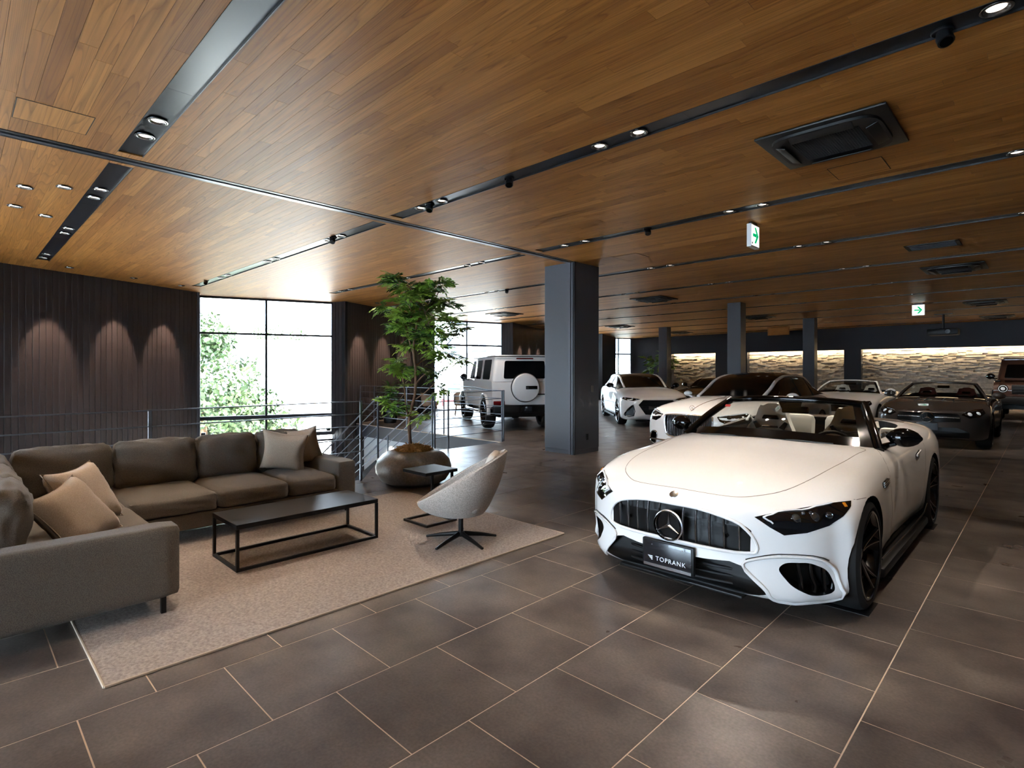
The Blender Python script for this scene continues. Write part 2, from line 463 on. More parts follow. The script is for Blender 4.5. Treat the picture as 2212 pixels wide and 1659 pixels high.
def build_floor():
    fl = struct('floor', 'dark grey porcelain tile floor with pale joints')
    slab = MB()
    for x0, x1, y0, y1 in ((VX, ROOM[1], ROOM[2], 5.28), (-8.3, ROOM[1], 5.28, VY1), (-18.6, ROOM[1], VY1, ROOM[3]+0.6)):
        slab.bx(x0, x1, y0, y1, -0.02, -0.0012)
    slab.bx(-14.2, VX, ROOM[2], VY0, -0.02, -0.0012); slab.prism([(VX, 4.1), (VX, 5.28), (-8.2, 5.28)], -0.02, -0.0012)
    slab.build('joint_bed', 'grout', fl)
    edge = MB()      # floor edge around the stair void
    for x0, x1, y0, y1 in ((VX, VX+0.4, VY0, 4.1), (-13.8, VX, VY0-0.4, VY0), (-8.3, -7.9, 5.28, VY1), (-14.4, -8.3, VY1, VY1+0.4)):
        edge.bx(x0, x1, y0, y1, -0.35, -0.021)
    edge.prism([(VX, 4.1), (VX+0.3, 4.3), (-8.0, 5.4), (-8.2, 5.28)], -0.35, -0.021)
    edge.build('floor_edge', 'dark_wall', fl)
    g = 0.0031
    whole = MB().bx(-TP/2+g, TP/2-g, -TP/2+g, TP/2-g, -0.008, 0).mesh('tile', 'tile')
    cand = []; part = []
    for i in range(-9, 32):
        xa = TX0-TP*(i+1); xb = xa+TP; xc = (xa+xb)/2
        row = (i-3) % 2          # b-c row (i = 3) joints at 0.39
        y0 = 0.39+(0.3005 if row else 0)-17*TP
        for j in range(0, 72):
            ya = y0+j*TP; yb = ya+TP; yc = (ya+yb)/2
            if yb < ROOM[2] or ya > ROOM[3] or xb < -18.6 or xa > ROOM[1]: continue
            cs = [(xa+g, ya+g), (xb-g, ya+g), (xb-g, yb-g), (xa+g, yb-g)]
            if outside_facade(xc, yc): continue
            ins = [in_floor(*c) for c in cs]
            q = pix((xc, yc, 0)); vis = q is not None and -150 < q[0] < 2362 and q[1] < 1820
            if all(ins) and ya > ROOM[2] and yb < ROOM[3]:
                cand.append((0 if vis else 1, q[2] if q else 99, ('w', xc, yc)))
            elif any(ins):
                for reg in FLOOR_REGIONS:
                    pl = cs
                    for h in reg+[(0, 1, -ROOM[2]), (0, -1, ROOM[3])]: pl = clip(pl, *h) if len(pl) > 2 else pl
                    if len(pl) > 2:
                        A = abs(sum(pl[k][0]*pl[(k+1) % len(pl)][1]-pl[(k+1) % len(pl)][0]*pl[k][1] for k in range(len(pl))))/2
                        if A > 0.004: cand.append((0 if vis else 1, q[2] if q else 99, ('p', pl)))
    cand.sort(key=lambda c: (c[0], c[1]))
    rest = MB()
    for n, c in enumerate(cand):
        k = c[2]
        if n < 300:
            if k[0] == 'w': link('tile', whole, fl, (k[1], k[2], 0))
            else: MB().prism(k[1], -0.008, 0).build('tile', 'tile', fl)
        else:
            if k[0] == 'w': rest.bx(k[1]-TP/2+g, k[1]+TP/2-g, k[2]-TP/2+g, k[2]+TP/2-g, -0.008, 0)
            else: rest.prism(k[1], -0.008, 0)
    o = rest.build('far_tiles', 'tile', fl); o['kind'] = 'stuff'

TRIM_X = (-6.25, -6.07)
def strip_runs(i):
    """x-ranges of the black strip at row i"""
    far_end = {0: -12.75, 1: -14.1, 2: -12.9}.get(i, -15.2 if i < 6 else -16.4)
    if i < 3: return [(-5.95, ROOM[1]), (far_end, -6.33)]
    return [(far_end, ROOM[1])]

def build_ceiling():
    ce = struct('ceiling', 'warm brown wood plank ceiling crossed by black strips')
    ys = np.linspace(ROOM[2], ROOM[3], 180)
    MB().prism([(facade_x(y)-0.05, y) for y in ys]+[(ROOM[1], ROOM[3]), (ROOM[1], ROOM[2])], ZC+0.03, ZC+0.25).build('ceiling_slab', 'slat_gap', ce)
    W = 0.20
    edges = [ROOM[2]]+[e for y in STRIP_Y for e in (y-W/2, y+W/2)]+[ROOM[3]]
    planks = []
    def run(x0, x1, ya, yb, rnd):
        x = x0-rnd.random()*2.0
        while x < x1:
            L = rnd.choice([0.9, 1.2, 1.5, 1.8, 2.1, 2.4]); a = max(x, x0); b = min(x+L, x1)
            if b-a > 0.02: planks.append((a, b, ya, yb))
            x += L
    rnd = random.Random(3)
    for b in range(0, len(edges), 2):
        ya, yb = edges[b], edges[b+1]; n = max(1, round((yb-ya)/0.105)); p = (yb-ya)/n
        for r in range(n):
            y0, y1 = ya+r*p, ya+(r+1)*p
            if y1 < TRIM_END:
                run(facade_x((y0+y1)/2), TRIM_X[0]-0.004, y0, y1, rnd); run(TRIM_X[1]+0.004, ROOM[1], y0, y1, rnd)
            else: run(facade_x((y0+y1)/2), ROOM[1], y0, y1, rnd)
    for i, y in enumerate(STRIP_Y):
        rs = strip_runs(i)
        gaps = [(facade_x(y), rs[-1][0])]
        if i < 3: gaps += [(rs[1][1], TRIM_X[0]), (TRIM_X[1], rs[0][0])]
        for (a, c) in gaps:
            for r in range(2): run(a, c, y-W/2+r*W/2, y-W/2+(r+1)*W/2, rnd)
    out = []
    for (a, b, ya, yb) in planks:
        q = pix(((a+b)/2, (ya+yb)/2, ZC)); vis = q is not None and -250 < q[0] < 2400 and q[1] > -260
        out.append((0 if vis else 1, q[2] if q else 99, a, b, ya, yb))
    out.sort()
    cache = {}; rest = MB(); g = 0.0008; z0, z1 = ZC, ZC+0.012
    for n, (v, d, a, b, ya, yb) in enumerate(out):
        if n < 300:
            key = (round(b-a, 3), round(yb-ya, 4))
            if key not in cache:
                hx, hy = (b-a)/2-g, (yb-ya)/2-g
                cache[key] = MB().bx(-hx, hx, -hy, hy, 0, 0.012).mesh('plank', 'wood')
            link('plank', cache[key], ce, ((a+b)/2, (ya+yb)/2, ZC))
        else:
            a += g; b -= g; ya += g; yb -= g
            rest.add([(a, ya, z0), (b, ya, z0), (b, yb, z0), (a, yb, z0), (a, ya, z1), (b, ya, z1), (b, yb, z1), (a, yb, z1)],
                     [(3, 2, 1, 0), (0, 1, 5, 4), (1, 2, 6, 5), (2, 3, 7, 6), (3, 0, 4, 7)])
    o = rest.build('far_planks', 'wood', ce, recalc=False); o['kind'] = 'stuff'
    # black strips, each a shallow channel
    n = 1
    for i, y in enumerate(STRIP_Y):
        for (a, b) in strip_runs(i):
            t = struct('trim_%d' % n, 'black metal ceiling strip holding downlights'); n += 1
            MB().bx(a, b, y-0.094, y+0.094, ZC+0.012, ZC+0.028).build('strip_panel', 'strip_black', t)
            MB().bx(a, b, y-0.1, y-0.094, ZC-0.003, ZC+0.02).build('strip_edge', 'black_metal', t)
            MB().bx(a, b, y+0.094, y+0.1, ZC-0.003, ZC+0.02).build('strip_edge', 'black_metal', t)
            x = b-1.8
            while x > a+0.5:
                MB().bx(x-0.0015, x+0.0015, y-0.094, y+0.094, ZC+0.0115, ZC+0.013).build('joint', 'black_metal', t); x -= 2.4
    t = struct('trim_%d' % n, 'partition rail across the wood ceiling'); n += 1
    a, b = TRIM_X
    MB().bx(a, b, ROOM[2], TRIM_END, ZC+0.008, ZC+0.03).build('rail_bed', 'black_metal', t)
    for x0, x1, z, m in ((a, a+0.05, -0.004, 'strip_black'), (a+0.055, a+0.10, -0.010, 'rail_alu'), (b-0.05, b, -0.004, 'black_metal')):
        MB().bx(x0, x1, ROOM[2], TRIM_END, ZC+z, ZC+0.01, 0.003).build('rail_fin', m, t)
TRIM_END = 8.0

SLAT = 0.113
def slat_wall(name, A, B, z0, z1, mirror_end=None, label=None, face=1):
    """upright tongue boards from A to B (plan); the boards stand proud of dark joints"""
    w = struct(name, label)
    A = Vector((A[0], A[1], 0)); B = Vector((B[0], B[1], 0)); t = (B-A); L = t.length; t.normalize()
    nrm = Vector((t.y, -t.x, 0))*face            # into the room
    ang = math.atan2(t.y, t.x)
    back = MB(); c = A+t*(L/2)-nrm*0.06
    back.box((c.x, c.y, (z0+z1)/2), (L, 0.08, z1-z0), rz=ang); back.build('backing', 'slat_gap', w)
    n = max(1, round(L/SLAT)); p = L/n
    me = MB().box((0, 0, 0), (p-0.008, 0.02, z1-z0), 0.003, seg=1).mesh('slat', 'slat')
    for i in range(n):
        c = A+t*(p*(i+0.5))-nrm*0.01
        o = link('slat', me, w, (c.x, c.y, (z0+z1)/2)); o.rotation_euler = (0, 0, ang)
    return w

def window(n, A, B, z0, z1, transoms, mull, fw=0.055, label=None):
    w = struct('window_%d' % n, label or 'tall daylight window with thin dark frame')
    A = Vector((A[0], A[1], 0)); B = Vector((B[0], B[1], 0)); t = (B-A); L = t.length; t.normalize(); ang = math.atan2(t.y, t.x)
    def bar(u0, u1, za, zb, dep, nm):
        c = A+t*((u0+u1)/2); MB().box((c.x, c.y, (za+zb)/2), (u1-u0, dep, zb-za), 0.004, rz=ang, seg=1).build(nm, 'frame', w)
    us = [0]+[L*m for m in mull]+[L]
    zs = [z0]+[q[0] for q in transoms]+[z1]
    for u in us[1:-1]: bar(u-fw/2, u+fw/2, z0, z1, 0.09, 'mullion')
    bar(-0.03, 0.03, z0, z1, 0.09, 'jamb'); bar(L-0.03, L+0.03, z0, z1, 0.09, 'jamb')
    bar(0, L, z1-0.05, z1, 0.09, 'head'); bar(0, L, z0-0.10, z0, 0.12, 'sill')
    for (z, h) in transoms: bar(0, L, z-h/2, z+h/2, 0.08, 'transom')
    for i in range(len(us)-1):
        for j in range(len(zs)-1):
            c = A+t*((us[i]+us[i+1])/2)
            MB().box((c.x, c.y, (zs[j]+zs[j+1])/2), (us[i+1]-us[i]-0.02, 0.012, zs[j+1]-zs[j]-0.02), rz=ang).build('pane', 'pane', w)
    return w

def build_walls():
    dz = -3.4
    names = ['wall_west', 'wall_west_middle', 'wall_west_far', 'wall_west_end']
    for k in range(4):
        z0 = dz if k == 0 else (dz if k == 1 else 0)
        a = PC[k]
        slat_wall(names[k], a, PE[k], z0, ZC+0.02, label='dark brown-black board wall washed by downlights')
        if True:      # pier end lit by the window beside it
            C = PC[k]; W = WIN[k-1][1] if k else WIN_S[1]
            slat_wall('wall_pier_%d' % (k+1), (W[0]+0.02, W[1]-0.02), C, dz if k < 2 else 0, ZC+0.02, label='narrow board pier beside the window')
        # return behind the wall end towards the glass
        E = PE[k]; W = WIN[k][0]; r = MB(); A = Vector((E[0], E[1], 0)); B = Vector((W[0], W[1], 0)); t = (B-A); ang = math.atan2(t.y, t.x)
        o = struct('wall_return_%d' % (k+1)); c = (A+B)/2
        r.box((c.x-0.02, c.y-0.06, (z0+ZC)/2), (t.length+0.1, 0.1, ZC-z0), rz=ang).build('return_panel', 'dark_wall', o)
    window(1, *WIN[0], -0.2, ZC, [(0.27, 0.10), (2.53, 0.05)], [0.48], label='large window above the stair void with trees outside')
    window(2, *WIN[1], 0.05, ZC, [(2.55, 0.06)], [0.5], label='window behind the white off-roader')
    window(3, *WIN[2], 0.05, ZC, [(2.55, 0.06)], [0.5], label='window hidden behind the big column')
    window(4, *WIN[3], 0.05, ZC, [(2.55, 0.06)], [0.36], label='small bright window at the far corner')
    window(6, *WIN_S, -0.2, ZC, [(0.27, 0.10), (2.53, 0.05)], [0.48], label='window left of the frame beside the sofa')
    slat_wall('wall_west_near', (-11.84, -8.7), (-13.85, -3.85), -3.4, ZC+0.02, label='dark board wall left of the frame')
    for k in (1, 2): window(6+k, (-11.6+4.05*k, ROOM[2]), (-7.9+4.05*k, ROOM[2]), 0.05, ZC, [(2.55, 0.06)], [0.5], label='tall street window behind the viewer')
    window(5, *WIN[0], -3.2, -0.42, [(-1.6, 0.05)], [0.48], label='lower window of the stair hall')
    # small black clamps on the first window's sill
    A, B = Vector(WIN[0][0]), Vector(WIN[0][1])
    for u in (0.03, 0.45, 0.51, 0.96):
        p = A+(B-A)*u
        MB().box((p.x+0.10, p.y-0.03, -0.13), (0.10, 0.16, 0.09), 0.01, rz=math.atan2(B.y-A.y, B.x-A.x)).build('sill_clamp', 'black_metal', bpy.data.objects['window_1'])
    # back wall with three lit stone niches
    w = struct('wall_back', 'dark far wall with warm lit split-stone niches')
    Y = ROOM[3]; zt = 2.50; dep = 0.35
    nich = [(-15.15, -12.6), (-10.95, -6.62), (-5.95, 4.6)]
    m = MB(); m.bx(-17.74, ROOM[1], Y, Y+0.1, zt, ZC+0.05); xs = -17.74
    for (a, b) in nich: m.bx(xs, a, Y, Y+dep, 0, zt); xs = b
    m.bx(-17.74, ROOM[1], Y+dep+0.08, Y+dep+0.2, 0, ZC)
    m.bx(-17.74, ROOM[1], Y+0.1, Y+dep, zt+0.12, zt+0.2)
    m.build('wall_panel', 'dark_wall', w)
    rnd = random.Random(11); st = MB()
    for (a, b) in nich:
        z = 0.0
        while z < zt+0.1:
            h = rnd.choice([0.035, 0.045, 0.055, 0.065]); x = a-rnd.random()*0.3
            while x < b:
                L = rnd.uniform(0.12, 0.42); d = rnd.uniform(0.015, 0.075)
                st.bx(max(x, a), min(x+L, b), Y+dep-d, Y+dep+0.07, z+0.002, z+h-0.003)
                x += L+0.004
            z += h
    o = st.build('stone_cladding', 'stone', w, recalc=False); o['kind'] = 'stuff'
    for (a, b) in nich:
        MB().bx(a+0.02, min(b, 4.5)-0.02, Y+0.12, Y+0.17, zt+0.03, zt+0.05).build('led_strip', 'led', w)
    # unseen sides that close the hall
    for nm, q in (('wall_east', (ROOM[1], ROOM[1]+0.1, ROOM[2], ROOM[3]+0.4, 0, ZC+0.1)), ('wall_south', (-12.2, -7.5, ROOM[2]-0.1, ROOM[2]+0.1, 0, ZC+0.1)), ('wall_south_3', (-3.85, -3.5, ROOM[2]-0.1, ROOM[2]+0.1, 0, ZC+0.1)), ('wall_south_2', (0.2, 4.7, ROOM[2]-0.1, ROOM[2]+0.1, 0, ZC+0.1))):
        o = struct(nm); MB().bx(*q).build('wall_panel', 'dark_wall', o)
    # stair hall below
    o = struct('wall_stair_hall', 'pale walls of the stair hall below')
    MB().bx(-15.2, -6.5, VY1+0.35, VY1+0.45, -3.4, -0.02).build('wall_panel', 'white_wall', o)
    MB().bx(-14.5, -6.5, VY0-0.4, VY0-0.3, -3.4, -0.02).build('wall_panel', 'white_wall', o); MB().bx(VX+0.3, VX+0.4, VY0, 8.8, -3.4, -0.36).build('wall_panel', 'white_wall', o)
    o = struct('floor_lower', 'pale floor of the storey below'); MB().bx(-17, -6, VY0-0.5, 8.9, -3.45, -3.4).build('floor_panel', 'lower_floor', o)

def column(name, label, x0, x1, y0, y1, reveal=False, outlet=False):
    c = thing(name, label, 'column', ((x0+x1)/2, (y0+y1)/2, 0))
    hx, hy = (x1-x0)/2, (y1-y0)/2
    MB().bx(-hx, hx, -hy, hy, 0.08, ZC+0.01, 0.004).build('shaft', 'column_paint', c)
    MB().bx(-hx+0.006, hx-0.006, -hy+0.006, hy-0.006, 0, 0.08).build('plinth', 'satin_black' if not reveal else 'column_paint', c)
    if reveal:     # slotted partition post standing against the front corner
        for k, (dx, w) in enumerate(((0.03, 0.035), (0.085, 0.04))):
            MB().bx(hx-dx-w, hx-dx, -hy-0.022, -hy+0.01, 0.0, ZC, 0.003).build('post_fin', 'column_paint', c)
        MB().bx(hx-0.13, hx, -hy-0.008, -hy+0.01, 0.0, ZC).build('post_slot', 'black_metal', c)
    if outlet:
        pl = MB().bx(hx, hx+0.012, -0.04, 0.03, 0.24, 0.36, 0.003).build('outlet', 'black_metal', c)
        MB().bx(hx, hx+0.012, 0.12, 0.19, 1.13, 1.25, 0.003).build('switch_plate', 'panel_line', c)
    return c

def ordinal(n): return ['first', 'second', 'third', 'fourth', 'fifth', 'sixth', 'seventh', 'eighth', 'ninth', 'tenth', 'eleventh', 'twelfth', 'thirteenth', 'fourteenth'][n]

DL_MESH = {}
def downlight(x, y, z, label, watts=0, target=None, angle=55, group=None, on=True, r=0.047, name='downlight', cat='downlight'):
    d = thing(name, label, cat, (x, y, z), 0, group)
    if 'ring' not in DL_MESH:
        DL_MESH['ring'] = MB().lathe([(0.058, -0.004), (0.064, -0.006), (0.074, -0.003), (0.075, 0.002), (0.057, 0.0105)], 24).mesh('ring', 'ring_metal', 40)
        DL_MESH['cup'] = MB().lathe([(0.058, -0.004), (0.050, 0.005), (0.044, 0.0095)], 24).mesh('cup', 'ring_metal', 40)
        for k in ('lens', 'lens_off'):
            DL_MESH[k] = MB().lathe([(0.0005, 0.0085), (0.045, 0.0085)], 24).mesh('lens', k)
    link('ring', DL_MESH['ring'], d); link('reflector', DL_MESH['cup'], d); link('lens', DL_MESH['lens' if on else 'lens_off'], d)
    if watts:
        spot('beam', (x, y, z-0.02), target or (x, y, 0), watts, angle, 0.45 if group == 'wall washers' else 0.6, (1.0, 0.74, 0.52) if group == 'wall washers' else (1.0, 0.86, 0.72), parent=d)
    return d

def spot_fixture(x, y, z, label):
    d = thing('gimbal_spotlight', label, 'spotlight', (x, y, z))
    MB().lathe([(0.0, 0.012), (0.055, 0.012), (0.055, 0.0), (0.05, -0.004)], 20).build('mount', 'black_metal', d, 40)
    h = MB().tube([(0, 0, 0.0), (0.01, -0.012, -0.035), (0.022, -0.028, -0.075)], [0.03, 0.042, 0.042], 16).build('head', 'black_metal', d, 40)
    MB().tube([(0.0225, -0.0285, -0.0765), (0.023, -0.0292, -0.0782)], 0.032, 16).build('lens', 'gloss_black', h, 40)
    return d

build_floor()
build_ceiling()
build_walls()
column('square_column', 'large grey square column between the roadster and the white off-roader', -6.77, -6.06, 8.0, 8.75, True, True)
column('square_column', 'slim grey column standing behind the long white saloon', -6.62, -6.24, 16.05, 16.43)
column('square_column', 'slim dark column just left of the stone niche, behind the white estate', -12.42, -12.02, 22.6, 22.98)
column('square_column', 'slim dark column in front of the middle stone niche', -6.52, -6.13, 22.66, 23.05)
# ------------------------------------------------------------------ ceiling fittings
def build_ceiling_fittings():
    zs = ZC+0.0015
    X_ALL = [-0.20, -2.42, -2.81, -5.02, -5.42, -7.35, -7.74, -9.66, -10.02, -12.04, -12.45]
    where = ['over the sofa', 'over the lounge chair', 'over the roadster windscreen', 'behind the big column', 'over the white saloon roof', 'before the slim grey column']
    for i, y in enumerate(STRIP_Y[:8]):
        rs = strip_runs(i); xs = [x for x in X_ALL if any(a < x < b for a, b in rs)]
        vis = [x for x in sorted(xs) if (lambda q: q and -40 < q[0] < 2260 and q[1] > -30)(pix((x, y, ZC)))]
        for n, x in enumerate(vis):
            w, tgt, ang = LIGHTS.get((i, x), (LIGHT_DEFAULT[i], None, 62))
            w *= GAIN
            downlight(x, y, zs, 'round recessed downlight, %s from the left in the %s black ceiling strip' % (ordinal(n), ordinal(i)), w, tgt, ang, 'downlights in the ceiling strips')
    # lights that hang out of frame on the same strips
    for (x, y, w, tgt, ang) in OFF_LIGHTS:
        w *= GAIN
        downlight(x, y, zs, 'round recessed downlight out of view above the tiles, %s from the rail' % ordinal([-2.81, -2.42, -1.9, -0.2].index(x)), w, tgt, ang, 'downlights out of frame')
    # downlights set straight into the wood
    lab = {(-7.79, 0.57): 'left of the upper pair', (-7.49, 0.87): 'right of the upper pair', (-8.77, 0.55): 'left of the lower pair', (-9.04, 0.86): 'right of the lower pair'}
    for (x, y), t in lab.items():
        downlight(x, y, ZC-0.0098, 'small silver downlight in the wood ceiling, %s beside the black strip' % t, 60, (x-0.2, y, 0), 50, 'downlights in the wood ceiling')
    for (x, y), t in {(-13.2, 1.61): 'nearer the strip end', (-13.74, 2.76): 'nearer the window'}.items():
        downlight(x, y, ZC-0.0098, 'small downlight grazing the dark board wall, %s' % t, WASH, (x-0.66, y-0.27, 1.55), 34, 'wall washers')
    downlight(-14.16, 3.78, ZC-0.0098, 'small downlight grazing the dark board wall, in the corner beside the window', WASH, (-14.82, 3.5, 1.55), 34, 'wall washers')
    for k, y in enumerate((8.75, 9.9, 11.05)):
        x = PC[1][0]-0.416*(y-PC[1][1])+0.72
        downlight(x, y, ZC-0.0098, 'small downlight grazing the board wall behind the tree, %s from the window' % ordinal(k), WASH, (x-0.66, y-0.27, 1.55), 34, 'wall washers')
    for k, y in enumerate((17.2, 18.35, 19.5)):
        x = PC[2][0]-0.42*(y-PC[2][1])+0.72
        downlight(x, y, ZC-0.0098, 'small downlight grazing the board wall above the white off-roader, %s from the left' % ordinal(k), WASH, (x-0.66, y-0.27, 1.55), 34, 'wall washers')
    for x, y, t in ((-5.23, 4.06, 'beside the partition rail in the second black strip'), (-7.54, 4.04, 'just beyond the partition rail in the second black strip'), (-13.03, 3.97, 'at the window end of the second black strip'),
                 (-3.96, 6.9, 'in the third black strip above the column'), (-3.94, 4.09, 'in the second black strip between two pairs of downlights'), (-0.44, 4.12, 'in the second black strip near the top right corner'), (-9.3, 9.57, 'in the fourth black strip behind the tree')):
        spot_fixture(x, y, zs-0.002, 'small black gimbal spotlight %s' % t)
    for k, x in enumerate((-13.0, -11.2, -9.4)):  # unseen fill lamps, added to brighten the white walls below
        downlight(x, 8.58, -0.362, 'small added fill lamp, unseen under the floor edge over the lower stair hall, %s from the left' % ordinal(k), 330, (x, 8.2, -2.4), 100, 'added fill lamps of the stair hall')
    # air-conditioning cassettes
    me_panel = MB()
    me_panel.box((0, 0, -0.012), (0.94, 0.94, 0.022), 0.008)
    me_ring = MB()
    pts = []
    for k in range(48):
        a = k*2*PI/48; c, s = math.cos(a), math.sin(a); e = 5
        r = 0.40/((abs(c)**e+abs(s)**e)**(1/e)); pts.append((r*c, r*s))
    me_ring.prism(pts, -0.045, -0.02)
    gr = MB()
    for k in range(27):
        v = -0.245+k*0.49/26
        gr.bx(-0.25, 0.25, v-0.003, v+0.003, -0.052, -0.046); gr.bx(v-0.003, v+0.003, -0.25, 0.25, -0.051, -0.047)
    M = {'panel': me_panel.mesh('panel', 'ac_black', 40), 'body_ring': me_ring.mesh('body_ring', 'ac_black', 40),
         'intake': MB().bx(-0.25, 0.25, -0.25, 0.25, -0.0475, -0.044).mesh('intake', 'ac_dark'), 'intake_grille': gr.mesh('intake_grille', 'ac_black'),
         'louvre': MB().box((0, 0.335, -0.056), (0.46, 0.085, 0.008), 0.003, R=Matrix.Rotation(0.35, 3, 'X')).mesh('louvre', 'ac_black', 40)}
    spots = [(-1.31, 5.33, 'over the roadster, nearest of all'), (-1.27, 13.6, 'over the dark grey convertible'), (-7.62, 13.6, 'just right of the big column'), (-13.3, 20.8, 'by the far corner window'),
             (-7.46, 20.8, 'right of the slim grey column'), (-1.27, 21.0, 'near the far exit sign'), (-1.29, 26.6, 'farthest on the right'), (-13.24, 13.5, 'above the white off-roader'), (-13.2, 26.2, 'farthest on the left')]
    for (x, y, t) in spots:
        c = thing('air_conditioner', 'black four-way ceiling air conditioner %s' % t, 'air conditioner', (x, y, ZC-0.003), 0, 'ceiling cassettes')
        for k in ('panel', 'body_ring', 'intake'): link(k, M[k], c)
        o = link('intake_grille', M['intake_grille'], c); o['kind'] = 'stuff'
        for q in range(4):
            o = link('louvre', M['louvre'], c); o.rotation_euler = (0, 0, q*PI/2)
    v = thing('ceiling_vent', 'slim black rectangular air vent in the wood ceiling', 'vent', (-1.29, 10.98, ZC))
    for q in ((-0.34, 0.34, -0.24, -0.19), (-0.34, 0.34, 0.19, 0.24), (-0.34, -0.29, -0.24, 0.24), (0.29, 0.34, -0.24, 0.24)): MB().bx(*q, -0.012, 0.005, 0.003).build('frame', 'ac_black', v)
    for k in range(6): MB().box((0, -0.15+k*0.06, -0.002), (0.58, 0.045, 0.006), R=Matrix.Rotation(0.5, 3, 'X')).build('blade', 'out_grey', v)
    # access hatches
    for (x0, x1, y0, y1, t) in ((-5.73, -5.29, 0.34, 0.81, 'at the left edge beside the partition rail'), (-1.54, -1.09, 6.10, 6.53, 'beside the nearest air conditioner'), (-5.35, -4.90, 8.15, 8.6, 'above the big column')):
        h = thing('access_hatch', 'square wood access hatch with dark joint %s' % t, 'hatch', ((x0+x1)/2, (y0+y1)/2, ZC), 0, 'ceiling hatches')
        hx, hy = (x1-x0)/2, (y1-y0)/2
        MB().bx(-hx+0.006, hx-0.006, -hy+0.006, hy-0.006, -0.002, 0.004).build('hatch_panel', 'wood', h)
        for q in ((-hx, hx, -hy, -hy+0.006), (-hx, hx, hy-0.006, hy), (-hx, -hx+0.006, -hy, hy), (hx-0.006, hx, -hy, hy)): MB().bx(*q, -0.0025, 0.003).build('joint', 'slat_gap', h)
    # exit signs: arrow on a lit panel
    def arrow(M):
        b = MB(); 
        b.prism([(-0.095, -0.022), (0.03, -0.022), (0.03, 0.022), (-0.095, 0.022)], 0, 0.002, M)
        b.prism([(0.10, 0.0), (0.015, 0.105), (-0.04, 0.105), (0.04, 0.0)], 0, 0.002, M)
        b.prism([(0.10, 0.0), (0.04, 0.0), (-0.04, -0.105), (0.015, -0.105)], 0, 0.002, M)
        return b
    s = thing('exit_sign', 'white box exit sign with green arrow hanging near the big column', 'exit sign', (-2.80, 7.62, ZC))
    MB().bx(-0.03, 0.03, -0.14, 0.14, -0.335, -0.03, 0.004).build('case', 'sign_case', s)
    MB().bx(-0.02, 0.02, -0.1, 0.1, -0.03, 0.0).build('mount', 'black_metal', s)
    f = MB().bx(0.03, 0.0315, -0.132, 0.132, -0.315, -0.045).build('lit_face', 'sign_white', s)
    arrow(Matrix.Translation((0.0316, 0.005, -0.175)) @ Matrix(((0, 0, 1, 0), (1, 0, 0, 0), (0, 1, 0, 0), (0, 0, 0, 1)))).build('arrow', 'sign_green', f)
    MB().bx(0.0316, 0.0325, -0.125, -0.09, -0.30, -0.27).build('pictogram', 'out_green', f)
    s = thing('exit_sign', 'square lit exit sign with green arrow far back over the white convertible', 'exit sign', (-2.67, 19.95, ZC))
    MB().bx(-0.15, 0.15, -0.03, 0.03, -0.36, -0.05, 0.004).build('case', 'sign_case', s)
    MB().bx(-0.1, 0.1, -0.02, 0.02, -0.05, 0.0).build('mount', 'black_metal', s)
    f = MB().bx(-0.143, 0.143, -0.0315, -0.03, -0.353, -0.057).build('lit_face', 'sign_white', s)
    arrow(Matrix.Translation((0, -0.0316, -0.205)) @ Matrix.Rotation(PI/2, 4, 'X')).build('arrow', 'sign_green', f)
    # projector
    p = thing('projector', 'black ceiling projector on a short pole at the far right', 'projector', (-2.55, 24.2, ZC-0.004))
    MB().bx(-0.25, 0.25, -0.02, 0.02, -0.03, 0).build('bracket', 'ac_black', p)
    MB().cyl((0, 0, -0.02), (0, 0, -0.5), 0.035).build('pole', 'ac_black', p)
    MB().bx(-0.42, 0.42, -0.32, 0.32, -0.74, -0.52, 0.04).build('body', 'ac_black', p, 40)
    MB().cyl((0.15, -0.32, -0.63), (0.15, -0.37, -0.63), 0.07).build('lens', 'gloss_black', p, 40)
    b = thing('hanging_panel', 'small brown wooden panel hanging from the ceiling near the far wall', 'panel', (-8.56, 26.3, ZC-0.004))
    MB().bx(-0.45, 0.45, -0.04, 0.04, -0.36, 0, 0.01).build('board', 'wood', b); MB().bx(-0.4, 0.4, -0.045, -0.04, -0.33, -0.05).build('face', 'wood', b)

